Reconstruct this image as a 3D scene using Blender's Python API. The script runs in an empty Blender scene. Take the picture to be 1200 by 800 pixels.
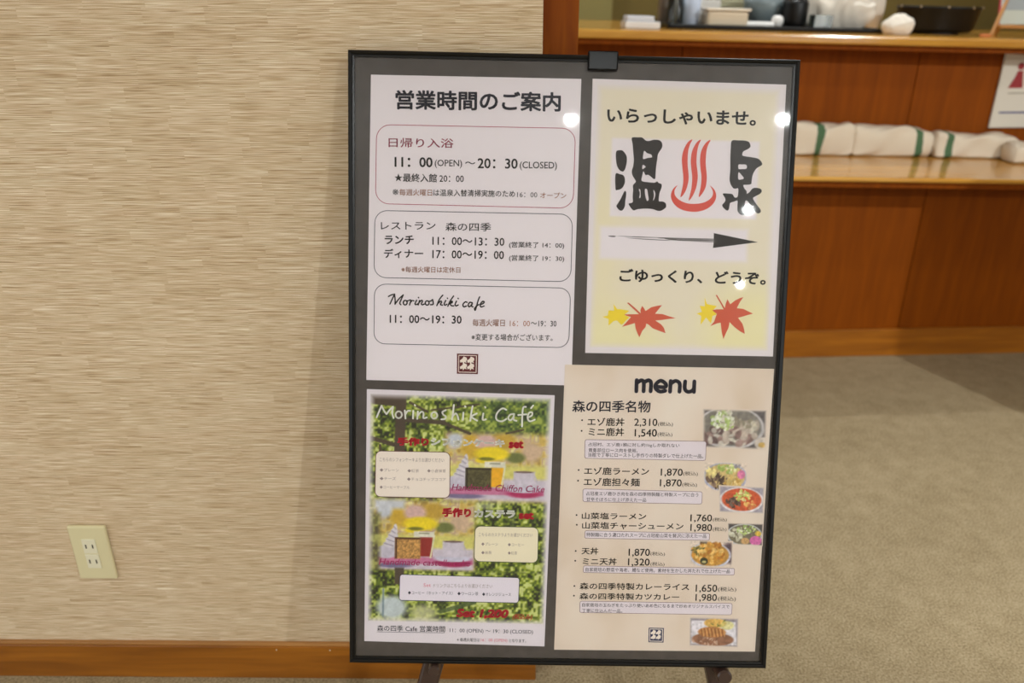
import bpy, bmesh, math, random, json
import numpy as np
from mathutils import Vector, Matrix
random.seed(4); rng = np.random.default_rng(7)
SC = bpy.context.scene
C = SC.collection

# ---------------------------------------------------------------- camera, world, lamps, exposure
cam_d = bpy.data.cameras.new('camera'); cam = bpy.data.objects.new('camera', cam_d); C.objects.link(cam)
cam.location = (0, 0, 1.257)
cam.rotation_euler = (math.radians(90 - 23.85), 0, 0)
cam_d.sensor_width = 36; cam_d.lens = 933 * 36 / 1200
cam_d.dof.use_dof = True; cam_d.dof.focus_distance = 1.17; cam_d.dof.aperture_fstop = 3.2
cam_d.clip_start = 0.02
SC.camera = cam
SC.view_settings.view_transform = 'Standard'; SC.view_settings.look = 'None'
SC.view_settings.exposure = 0.97; SC.view_settings.gamma = 1.0
w = bpy.data.worlds.new('world'); SC.world = w; w.use_nodes = True
w.node_tree.nodes['Background'].inputs[0].default_value = (0.96, 1.0, 1.01, 1)
w.node_tree.nodes['Background'].inputs[1].default_value = 0.85
CEIL = 2.5
# ceiling downlights: x, y, watts, lens radius
DOWNLIGHTS = [(0.36, -1.65, 36, .008, None), (1.46, -1.64, 70, .009, None), (1.68, -2.94, 56, .026, None), (2.2, -4.85, 56, .036, None),
              (-0.9, -1.65, 40, .013, None), (2.7, 0.1, 150, .03, (1.45, 2.6, .3)), (0.75, 1.75, 18, .03, None), (1.1, 3.35, 34, .03, None),
              (2.4, 3.35, 8, .03, None), (-.25, 3.9, 20, .03, None)]
LAMP_COL = (.95, 1.0, 1.0)

# ---------------------------------------------------------------- materials
def lin(c):
    return tuple((v / 255 / 12.92) if v / 255 <= .04045 else ((v / 255 + .055) / 1.055) ** 2.4 for v in c)
MATS = {}
def mat(name, rgb, rough=.6, spec=.5, metal=0, emit=0, coat=0):
    if name in MATS: return MATS[name]
    m = bpy.data.materials.new(name); m.use_nodes = True; p = m.node_tree.nodes['Principled BSDF']
    p.inputs['Base Color'].default_value = (*lin(rgb), 1); p.inputs['Roughness'].default_value = rough
    p.inputs['Specular IOR Level'].default_value = spec; p.inputs['Metallic'].default_value = metal
    p.inputs['Coat Weight'].default_value = coat; p.inputs['Coat Roughness'].default_value = .12
    if emit:
        p.inputs['Emission Color'].default_value = (*lin(rgb), 1); p.inputs['Emission Strength'].default_value = emit
    MATS[name] = m; return m
def nodes(m): return m.node_tree.nodes, m.node_tree.links, m.node_tree.nodes['Principled BSDF']
def noise_mat(name, ramp, scale=(1, 1, 1), nscale=5, detail=5, rough=.6, spec=.5, bump=0, bscale=None, coat=0, dist=0.0, coord='Object'):
    if name in MATS: return MATS[name]
    m = mat(name, (128, 128, 128), rough, spec, coat=coat); N, L, p = nodes(m)
    tc = N.new('ShaderNodeTexCoord'); mp = N.new('ShaderNodeMapping'); mp.inputs['Scale'].default_value = scale
    L.new(tc.outputs[coord], mp.inputs[0])
    n = N.new('ShaderNodeTexNoise'); n.inputs['Scale'].default_value = nscale; n.inputs['Detail'].default_value = detail
    n.inputs['Distortion'].default_value = dist
    L.new(mp.outputs[0], n.inputs['Vector'])
    r = N.new('ShaderNodeValToRGB'); e = r.color_ramp.elements
    while len(e) < len(ramp): e.new(.5)
    for k, (pos, col) in enumerate(ramp): e[k].position = pos; e[k].color = (*lin(col), 1)
    L.new(n.outputs[0], r.inputs[0]); L.new(r.outputs[0], p.inputs['Base Color'])
    if bump:
        b = N.new('ShaderNodeBump'); b.inputs['Strength'].default_value = bump; b.inputs['Distance'].default_value = .002
        src = n
        if bscale:
            src = N.new('ShaderNodeTexNoise'); src.inputs['Scale'].default_value = bscale; src.inputs['Detail'].default_value = 3
            L.new(mp.outputs[0], src.inputs['Vector'])
        L.new(src.outputs[0], b.inputs['Height']); L.new(b.outputs[0], p.inputs['Normal'])
    return m

def wallpaper():
    m = mat('woven_wallpaper', (190, 165, 130), .85, .2); N, L, p = nodes(m)
    tc = N.new('ShaderNodeTexCoord'); sp = N.new('ShaderNodeSeparateXYZ'); L.new(tc.outputs['Object'], sp.inputs[0])
    def mth(op, a, b=None):
        n = N.new('ShaderNodeMath'); n.operation = op
        for i, v in enumerate((a, b)):
            if v is None: continue
            if isinstance(v, (int, float)): n.inputs[i].default_value = v
            else: L.new(v, n.inputs[i])
        return n.outputs[0]
    def noise(sx, sz, detail, off=0, xin=None):
        cb = N.new('ShaderNodeCombineXYZ')
        L.new(mth('MULTIPLY', xin or sp.outputs[0], sx), cb.inputs[0]); cb.inputs[1].default_value = off
        L.new(mth('MULTIPLY', sp.outputs[2], sz), cb.inputs[2])
        n = N.new('ShaderNodeTexNoise'); n.inputs['Scale'].default_value = 1; n.inputs['Detail'].default_value = detail
        n.inputs['Roughness'].default_value = .65
        L.new(cb.outputs[0], n.inputs['Vector']); return n.outputs[0]
    # the weave changes its yarns in blocks about 8 cm wide
    row = mth('FLOOR', mth('MULTIPLY', sp.outputs[2], 47)); 
    sh = mth('MULTIPLY', mth('SINE', mth('MULTIPLY', row, 12.9898)), 3.1)
    blk = mth('FLOOR', mth('ADD', mth('MULTIPLY', sp.outputs[0], 11.5), sh))
    cell = N.new('ShaderNodeTexWhiteNoise'); cell.noise_dimensions = '2D'; cb = N.new('ShaderNodeCombineXYZ')
    L.new(blk, cb.inputs[0]); L.new(row, cb.inputs[1]); L.new(cb.outputs[0], cell.inputs['Vector'])
    fibre = noise(7, 760, 1, 3.0, mth('ADD', sp.outputs[0], mth('MULTIPLY', blk, .37)))
    fine = noise(22, 1250, 1, 9.0)
    broad = noise(2.2, 7, 2, 5.0)
    v = mth('ADD', mth('MULTIPLY', mth('SUBTRACT', fibre, .5), 1.05), mth('MULTIPLY', mth('SUBTRACT', fine, .5), 1.35))
    v = mth('ADD', v, mth('MULTIPLY', mth('SUBTRACT', cell.outputs[0], .5), .055))
    v = mth('ADD', v, mth('MULTIPLY', mth('SUBTRACT', broad, .5), .2))
    v = mth('ADD', v, .5)
    r = N.new('ShaderNodeValToRGB'); e = r.color_ramp.elements; e.new(.5); e.new(.72)
    for k, (pos, col) in enumerate([(.1, (148, 122, 86)), (.4, (194, 170, 136)), (.62, (212, 193, 164)), (.92, (238, 226, 202))]):
        e[k].position = pos; e[k].color = (*lin(col), 1)
    L.new(v, r.inputs[0])
    hue = N.new('ShaderNodeMix'); hue.data_type = 'RGBA'; hue.blend_type = 'MULTIPLY'; hue.inputs[0].default_value = 1; tint = N.new('ShaderNodeValToRGB')
    tint.color_ramp.elements[0].color = (1.0, .965, .96, 1); tint.color_ramp.elements[1].color = (1.0, .995, .99, 1); L.new(noise(7, 90, 2, 17.0), tint.inputs[0])
    tint.color_ramp.elements[0].position = .35; tint.color_ramp.elements[1].position = .65
    L.new(r.outputs[0], hue.inputs[6]); L.new(tint.outputs[0], hue.inputs[7]); L.new(hue.outputs[2], p.inputs['Base Color'])
    b = N.new('ShaderNodeBump'); b.inputs['Strength'].default_value = .25; b.inputs['Distance'].default_value = .001
    L.new(v, b.inputs['Height']); L.new(b.outputs[0], p.inputs['Normal'])
    return m
def carpet():
    m = mat('cut_pile_carpet', (150, 130, 100), .95, .1); N, L, p = nodes(m)
    tc = N.new('ShaderNodeTexCoord')
    def noise(s, d):
        n = N.new('ShaderNodeTexNoise'); n.inputs['Scale'].default_value = s; n.inputs['Detail'].default_value = d
        L.new(tc.outputs['Object'], n.inputs['Vector']); return n.outputs[0]
    a, b_, c = noise(230, 2), noise(22, 4), noise(4, 2)
    def mth(op, a, b):
        n = N.new('ShaderNodeMath'); n.operation = op
        for i, v in enumerate((a, b)):
            if isinstance(v, (int, float)): n.inputs[i].default_value = v
            else: L.new(v, n.inputs[i])
        return n.outputs[0]
    v = mth('ADD', mth('MULTIPLY', a, .68), mth('ADD', mth('MULTIPLY', b_, .2), mth('MULTIPLY', c, .12)))
    r = N.new('ShaderNodeValToRGB'); e = r.color_ramp.elements; e.new(.5)
    for k, (pos, col) in enumerate([(.3, (112, 96, 69)), (.5, (154, 137, 107)), (.7, (184, 167, 137))]):
        e[k].position = pos; e[k].color = (*lin(col), 1)
    L.new(v, r.inputs[0]); L.new(r.outputs[0], p.inputs['Base Color'])
    b = N.new('ShaderNodeBump'); b.inputs['Strength'].default_value = .35; b.inputs['Distance'].default_value = .003
    L.new(a, b.inputs['Height']); L.new(b.outputs[0], p.inputs['Normal'])
    return m
def wood(name, dark, light, axis='z', rough=.3, coat=.35, spec=.5):
    sc = {'z': (14, 14, 1.2), 'x': (1.2, 14, 14), 'y': (14, 1.2, 14)}[axis]
    mid = tuple((a + b) / 2 for a, b in zip(dark, light))
    return noise_mat(name, [(.3, dark), (.5, mid), (.68, light)], sc, 3.0, 7, rough, spec, coat=coat, dist=.6)
def pane_mat(name, tint=(1, 1, 1), rough=.02, haze=.004):
    m = bpy.data.materials.new(name); m.use_nodes = True; N = m.node_tree.nodes; L = m.node_tree.links
    N.remove(N['Principled BSDF'])
    t = N.new('ShaderNodeBsdfTransparent'); t.inputs[0].default_value = (*tint, 1)
    g = N.new('ShaderNodeBsdfGlossy'); g.inputs['Roughness'].default_value = rough
    f = N.new('ShaderNodeFresnel'); f.inputs[0].default_value = 1.36
    x = N.new('ShaderNodeMixShader'); L.new(f.outputs[0], x.inputs[0]); L.new(t.outputs[0], x.inputs[1]); L.new(g.outputs[0], x.inputs[2])
    h = N.new('ShaderNodeBsdfGlossy'); h.inputs['Roughness'].default_value = .3
    tc = N.new('ShaderNodeTexCoord'); mp = N.new('ShaderNodeMapping'); mp.inputs['Scale'].default_value = (30, 8, 1); mp.inputs['Rotation'].default_value = (0, 0, .5)
    n = N.new('ShaderNodeTexNoise'); n.inputs['Scale'].default_value = 1; n.inputs['Detail'].default_value = 4
    L.new(tc.outputs['Object'], mp.inputs[0]); L.new(mp.outputs[0], n.inputs['Vector'])
    mm = N.new('ShaderNodeMath'); mm.operation = 'MULTIPLY'; mm.inputs[1].default_value = haze * 2; L.new(n.outputs[0], mm.inputs[0])
    y = N.new('ShaderNodeMixShader'); L.new(mm.outputs[0], y.inputs[0]); L.new(x.outputs[0], y.inputs[1]); L.new(h.outputs[0], y.inputs[2])
    L.new(y.outputs[0], N['Material Output'].inputs[0]); return m
def attr_mat(name, rough=.6):
    m = mat(name, (200, 200, 200), rough, .3); N, L, p = nodes(m)
    a = N.new('ShaderNodeAttribute'); a.attribute_name = 'ink'; L.new(a.outputs['Color'], p.inputs['Base Color']); return m
INK = {k: mat('ink_' + k, v, .7, .2) for k, v in dict(ink=(30, 26, 30), slate=(46, 46, 64), crimson=(172, 62, 92), brown=(168, 108, 78), red=(214, 40, 62),
        white=(250, 248, 240), magenta=(196, 60, 122), pink=(214, 110, 130), faint=(150, 134, 132), plum=(120, 84, 96), maroon=(96, 36, 42),
        moss=(70, 76, 44), navy=(48, 48, 86), cream=(240, 226, 214), ivory=(240, 228, 200), lilac=(232, 222, 232), tag=(228, 216, 222), brush=(42, 37, 38),
        spring_red=(214, 84, 72), leaf_red=(208, 96, 72), leaf_yellow=(240, 212, 60)).items()}

# ---------------------------------------------------------------- mesh helpers
def link(name, me, m=None, parent=None, loc=None, rot=None, kind=None, smooth=False):
    o = bpy.data.objects.new(name, me); C.objects.link(o)
    if m is not None: o.data.materials.append(m)
    if parent is not None: o.parent = parent
    if loc is not None: o.location = loc
    if rot is not None: o.rotation_euler = rot
    if kind: o['kind'] = kind
    if smooth: me.polygons.foreach_set('use_smooth', [True] * len(me.polygons))
    return o
def tag(o, label, cat, group=None):
    o['label'] = label; o['category'] = cat
    if group: o['group'] = group
    return o
def thing(name, label, cat, loc=(0, 0, 0), rz=0, group=None):
    o = bpy.data.objects.new(name, None); C.objects.link(o); o.empty_display_size = .05
    o.location = loc; o.rotation_euler = (0, 0, rz); return tag(o, label, cat, group)
def bm_mesh(bm, name='m'):
    me = bpy.data.meshes.new(name); bm.normal_update(); bm.to_mesh(me); bm.free(); return me
def box(x0, x1, y0, y1, z0, z1, bev=0, seg=2, bm=None):
    own = bm is None; bm = bm or bmesh.new()
    r = bmesh.ops.create_cube(bm, size=1)
    for v in r['verts']:
        v.co = Vector((x0 + (v.co.x + .5) * (x1 - x0), y0 + (v.co.y + .5) * (y1 - y0), z0 + (v.co.z + .5) * (z1 - z0)))
    if bev:
        es = list({e for v in r['verts'] for e in v.link_edges})
        bmesh.ops.bevel(bm, geom=es, offset=bev, segments=seg, affect='EDGES', profile=.5)
    return bm_mesh(bm) if own else bm
def lathe(prof, n=32, cap=True):
    bm = bmesh.new(); rings = []
    for r, z in prof:
        rings.append([bm.verts.new((r * math.cos(2 * math.pi * k / n), r * math.sin(2 * math.pi * k / n), z)) for k in range(n)])
    for a, b in zip(rings, rings[1:]):
        for k in range(n): bm.faces.new((a[k], a[(k + 1) % n], b[(k + 1) % n], b[k]))
    if cap:
        bm.faces.new(rings[0][::-1]); bm.faces.new(rings[-1])
    return bm_mesh(bm)
def tube(pts, rad, n=12, closed=False):
    bm = bmesh.new(); P = [Vector(p) for p in pts]; rings = []; N = len(P)
    rad = rad if isinstance(rad, (list, tuple)) else [rad] * N
    for i, p in enumerate(P):
        a = P[(i - 1) % N] if closed or i else p; b = P[(i + 1) % N] if closed or i < N - 1 else p
        d = (b - a).normalized(); u = d.orthogonal().normalized() if i == 0 else (u - d * u.dot(d)).normalized(); v = d.cross(u)
        rings.append([bm.verts.new(p + (u * math.cos(2 * math.pi * k / n) + v * math.sin(2 * math.pi * k / n)) * rad[i]) for k in range(n)])
    prs = list(zip(rings, rings[1:])) + ([(rings[-1], rings[0])] if closed else [])
    for a, b in prs:
        for k in range(n): bm.faces.new((a[k], a[(k + 1) % n], b[(k + 1) % n], b[k]))
    if not closed: bm.faces.new(rings[0][::-1]); bm.faces.new(rings[-1])
    return bm_mesh(bm)
def beam(a, b, wx, wy, bev=.002, up=(0, 0, 1)):
    """a bar of wx by wy from a to b"""
    a, b = Vector(a), Vector(b); d = (b - a); L_ = d.length; d.normalize(); s = d.cross(Vector(up)).normalized(); t = s.cross(d)
    me = box(-wx / 2, wx / 2, -wy / 2, wy / 2, 0, L_, bev)
    me.transform(Matrix((s, t, d)).transposed().to_4x4()); me.transform(Matrix.Translation(a)); return me
def poly_fill(loops, z):
    bm = bmesh.new(); edges = []
    for lp in loops:
        vs = [bm.verts.new((x / 1000, y / 1000, z)) for x, y in lp]
        edges += [bm.edges.new((vs[i], vs[(i + 1) % len(vs)])) for i in range(len(vs))]
    bmesh.ops.triangle_fill(bm, edges=edges, use_beauty=True, normal=(0, 0, 1))
    return bm_mesh(bm)
def merge(meshes):
    bm = bmesh.new()
    for m in meshes: bm.from_mesh(m); bpy.data.meshes.remove(m)
    return bm_mesh(bm)
def smooth_loop(p, closed=True, k=4):
    n = len(p); out = []; rngi = range(n) if closed else range(n - 1)
    for i in rngi:
        q = [p[(i + j - 1) % n] if closed else p[min(max(i + j - 1, 0), n - 1)] for j in range(4)]
        for s in range(k):
            t = s / k
            out.append([.5 * ((2 * q[1][c]) + (-q[0][c] + q[2][c]) * t + (2 * q[0][c] - 5 * q[1][c] + 4 * q[2][c] - q[3][c]) * t * t
                              + (-q[0][c] + 3 * q[1][c] - 3 * q[2][c] + q[3][c]) * t ** 3) for c in (0, 1)])
    if not closed: out.append(list(p[-1]))
    return out
def pen(strokes, width, z, sm=True):
    """pen strokes of one width (mm) as a flat print"""
    bm = bmesh.new()
    for s in strokes:
        p = smooth_loop(s, False) if sm else s; r = width / 2000
        for a, b in zip(p, p[1:]):
            dx, dy = b[0] - a[0], b[1] - a[1]; l = math.hypot(dx, dy) or 1; nx, ny = -dy / l * r, dx / l * r
            q = [bm.verts.new((x, y, z)) for x, y in ((a[0] / 1000 - nx, a[1] / 1000 - ny), (b[0] / 1000 - nx, b[1] / 1000 - ny), (b[0] / 1000 + nx, b[1] / 1000 + ny), (a[0] / 1000 + nx, a[1] / 1000 + ny))]
            bm.faces.new(q)
        for a in p:
            bm.faces.new([bm.verts.new((a[0] / 1000 + r * math.cos(t * math.pi / 4), a[1] / 1000 + r * math.sin(t * math.pi / 4), z)) for t in range(8)])
    return bm_mesh(bm)
def quad_pt(q, u, v):   # q: TL, TR, BR, BL ; u right, v down
    return [(1 - v) * ((1 - u) * q[0][c] + u * q[1][c]) + v * ((1 - u) * q[3][c] + u * q[2][c]) for c in (0, 1)]
def round_quad(q, r):
    out = []
    for i in range(4):
        p, a, b = Vector(q[i]), Vector(q[i - 1]), Vector(q[(i + 1) % 4])
        da, db = (a - p).normalized(), (b - p).normalized()
        for k in range(7):
            t = k / 6 * math.pi / 2
            c = p + (da + db) * r
            o = c - db * r * math.cos(t) - da * r * math.sin(t); out.append([o.x, o.y])
    return out

# ---------------------------------------------------------------- the setting
M_WALL = wallpaper(); M_CARPET = carpet()
WOOD_BASE = wood('amber_wood_baseboard', (118, 66, 10), (156, 94, 22), 'x')
WOOD_POST = wood('red_brown_wood', (116, 52, 6), (148, 78, 8), 'z', .6, 0, .15)
WOOD_PANEL = wood('counter_panel_wood', (122, 58, 2), (138, 68, 3), 'z', .6, 0, .12)
WOOD_TOP = wood('honey_wood_worktop', (182, 124, 44), (212, 158, 66), 'x', .22, .6)
def struct(name, me, m, **k):
    return link(name, me, m, kind='structure', **k)
struct('floor', box(-4, 5, -7, 5, -.05, 0), M_CARPET)
struct('ceiling', box(-4, 5, -7, 5, CEIL + .02, CEIL + .08), mat('ceiling_white', (226, 220, 208), .9))
WR = Matrix.Rotation(-.0097, 4, 'Z')
def wall_space(o, loc): o.location = loc; o.rotation_euler = (0, 0, -.0097); return o
# the wallpapered wall ends at x = 0.045; its face is at y = 1.192
wl = wall_space(struct('wall_left', box(-4, 0, 0, .16, 0, CEIL + .01), M_WALL), (.043, 1.187, 0))
wp = wall_space(struct('trim_1', box(.0, .052, .045, .15, 0, CEIL, .002), WOOD_POST), (.0435, 1.187, 0))
bb = wall_space(struct('baseboard_left', box(-4, .004, -.010, 0, 0, .082, .0015), WOOD_BASE), (.043, 1.187, 0))
bt = link('lit_top_strip', box(-4, .004, -.008, 0, .082, .088, .001), wood('amber_wood_lit', (150, 102, 52), (178, 126, 70), 'x'), bb)  # paler strip puts the lit top of the baseboard into the colour
for x in (-.505, -.40):
    link('nail_head', box(x, x + .0022, -.0115, -.0098, .074, .0762), mat('nail_pale', (205, 190, 165), .3), bb)
struct('wall_back', box(-4, 5, 4.35, 4.45, 0, CEIL + .01), noise_mat('olive_wall', [(.3, (102, 84, 32)), (.7, (112, 92, 38))], (1, 1, 1), 3, 3, .8))
struct('wall_rear', box(-3.2, 4.2, -7.1, -7, 0, CEIL + .01), mat('cream_wall', (190, 172, 140), .9))
struct('wall_right', box(4.4, 4.5, 1.2, 4.4, 0, CEIL + .01), mat('cream_wall', (190, 172, 140), .9))
struct('trim_2', box(.10, .50, 4.30, 4.36, 0, CEIL, .004), mat('pale_olive_trim', (136, 122, 66), .6))

# ---------------------------------------------------------------- wall outlet
out = thing('wall_outlet', 'beige double wall outlet low on the woven wallpaper', 'outlet', (-.7755, 1.1945, .305), -.0097)
PL = mat('beige_plastic', (214, 204, 164), .35); PL2 = mat('ivory_plastic', (222, 216, 190), .35); DK = mat('slot_dark', (40, 34, 26), .8)
link('cover_plate', box(-.035, .035, -.0085, 0, -.06, .06, .0035, 3), PL, out)
for i, z in enumerate((.017, -.017)):
    s = link('socket', box(-.0125, .0125, -.0105, -.0078, z - .0155, z + .0155, .0008), PL2, out)
    for x in (-.0062, .0062): link('slot', box(x - .0011, x + .0011, -.0109, -.0100, z - .004, z + .0045), DK, s)

# ---------------------------------------------------------------- downlights
for i, (x, y, pw, r, aim) in enumerate(DOWNLIGHTS):
    lab = ['round ceiling downlight nearest the poster board, above its left half', 'round ceiling downlight over the right of the poster board, the brightest', 'round ceiling downlight in the second row on the right', 'round ceiling downlight far back on the right',
           'round ceiling downlight over the wallpapered wall on the left', 'round ceiling downlight tilted towards the right part of the counter', 'round ceiling downlight above the carpet before the counter', 'round ceiling downlight above the middle of the counter',
           'round ceiling downlight above the right end of the counter', 'round ceiling downlight behind the wallpapered wall', 'round ceiling downlight over the open carpet right of the poster board'][i]
    t = thing('ceiling_downlight', lab, 'downlight', (x, y, CEIL + .02), 0, 'ceiling downlights')
    link('trim_ring', lathe([(r + .002, -.001), (r + .002, -.004), (r + .012, -.003), (r + .013, 0), (r + .002, 0)], 32, False), mat('ring_grey', (92, 90, 86), .6), t)
    link('lens', lathe([(0.0005, -.008), (r, -.008), (r, -.004), (.0005, -.004)], 24), mat('lamp_lens', (255, 250, 242), .5, emit=24), t)
    ld = bpy.data.lights.new('downlight_lamp', 'SPOT'); ld.energy = pw; ld.color = LAMP_COL; ld.spot_size = math.radians(58 if aim else 164); ld.spot_blend = .35 if aim else .45; ld.shadow_soft_size = .022
    lo = bpy.data.objects.new('downlight_lamp', ld); C.objects.link(lo); lo.parent = t; lo.location = (0, 0, -.012)
    if aim: lo.rotation_euler = (Vector(aim) - Vector((x, y, CEIL))).to_track_quat('-Z', 'Y').to_euler()

# ---------------------------------------------------------------- easel and poster frame (board space: metres, origin at the middle of the face)
BX = Vector((0.9997660825069865, 0.002740601222469946, -0.021453889474238538)); BY = Vector((0.019621407440635896, 0.30235115825207026, 0.9529946366447609)); BZ = BX.cross(BY)
BO = Vector((0.07748016058778294, 1.0271268169879941, 0.7545169530026996))
BM = Matrix((BX, BY, BZ)).transposed().to_4x4(); BM.translation = BO
def bpt(x, y, z): return BM @ Vector((x, y, z))
BLK = mat('black_frame', (12, 11, 11), .3, .3); BACK = noise_mat('charcoal_backing', [(.3, (64, 57, 54)), (.7, (76, 68, 65))], (1, 1, 1), 60, 4, .7)
frame = bpy.data.objects.new('poster_frame', None); C.objects.link(frame); frame.matrix_world = BM @ Matrix.Translation((0, 0, .0))
tag(frame, 'black framed upright display panel with charcoal backing standing on the easel', 'frame')
FW, FH, T = .31, .4397, .0085
def rail(x0, x1, y0, y1, horiz):
    bm = bmesh.new()
    # moulding: outer lip, raised bead, inner step
    prof = [(0, -.012), (0, .0055), (.0012, .0068), (.0035, .0072), (.0052, .0060), (.0058, .0045), (T, .0040), (T, -.012)]
    cx = [((x0, y0), (x1, y1))]
    sgn = 1
    (ax, ay), (bx_, by_) = cx[0]
    d = Vector((bx_ - ax, by_ - ay)); L_ = d.length; d.normalize(); inn = Vector((-d.y, d.x))
    A, B = [], []
    for u, z in prof:
        A.append(bm.verts.new((ax + inn.x * u + d.x * u, ay + inn.y * u + d.y * u, z)))
        B.append(bm.verts.new((bx_ + inn.x * u - d.x * u, by_ + inn.y * u - d.y * u, z)))
    n = len(prof)
    for i in range(n): bm.faces.new((A[i], A[(i + 1) % n], B[(i + 1) % n], B[i]))
    bm.faces.new(A[::-1]); bm.faces.new(B)
    bmesh.ops.recalc_face_normals(bm, faces=bm.faces)
    return bm_mesh(bm)
cs = [(-FW, -FH), (FW, -FH), (FW, FH), (-FW, FH)]
for i in range(4):
    a, b = cs[i], cs[(i + 1) % 4]; link('frame_rail', rail(a[0], b[0], a[1], b[1], 0), BLK, frame)
link('backing_board', box(-FW + .003, FW - .003, -FH + .003, FH - .003, -.010, 0), BACK, frame)
link('cover_sheet', box(-FW + .007, FW - .007, -FH + .007, FH - .007, .0026, .0036), pane_mat('clear_acrylic'), frame)
# easel: two front legs that meet at the top clip, rear leg through the gap beside the wall end
EAS = mat('dark_brown_metal', (58, 42, 36), .3, .5); EBK = mat('black_plastic', (10, 10, 13), .3, .25)
easel = thing('display_easel', 'dark brown folding easel that carries the black poster frame', 'easel', (.12, .98, 0))
E0 = Vector(easel.location)
def eas(name, me, m, p=easel, **k):
    me.transform(Matrix.Translation(-E0)); return link(name, me, m, p, **k)
top = bpt(.037, .425, -.034)
foot_l = bpt(-.184, -.4397, -.034); foot_r = bpt(.240, -.4397, -.034)
def to_floor(a, b):
    t = (a.z - .0) / (a.z - b.z); return a + (b - a) * t
for f in (foot_l, foot_r):
    g = to_floor(top, f); lg = eas('leg', beam(top, g, .031, .024, .004, BZ), EAS)
    eas('rubber_foot', beam(g + (top - g).normalized() * .03, g, .03, .03, .004, BZ), EBK, lg)
rt = top + Vector((.0, .012, 0)); rg = Vector((.145, 1.74, 0.0))
rl = eas('leg', beam(rt, rg, .022, .022, .004, BX), EAS)
for (px, py, pr) in ((-.1845, -.4480, .0085), (.247, -.4515, .0112)):
    a, b = bpt(px, py, -.05), bpt(px, py, .012)
    pg = eas('peg', tube([a, b, b + BZ * .0025], [pr, pr, pr * .8], 24), EAS)
cl = eas('top_clip', merge([box(-.0205, .0205, -.021, .0045, .0075, .0095, .002, 2), box(-.0205, .0205, .0005, .0045, -.05, .0095, .0012, 2)]), EBK)
cl.data.transform(Matrix.Translation(E0))
m4 = BM @ Matrix.Translation((.0385, FH + .0005, 0)); cl.data.transform(m4); cl.data.transform(Matrix.Translation(-E0))

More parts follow.
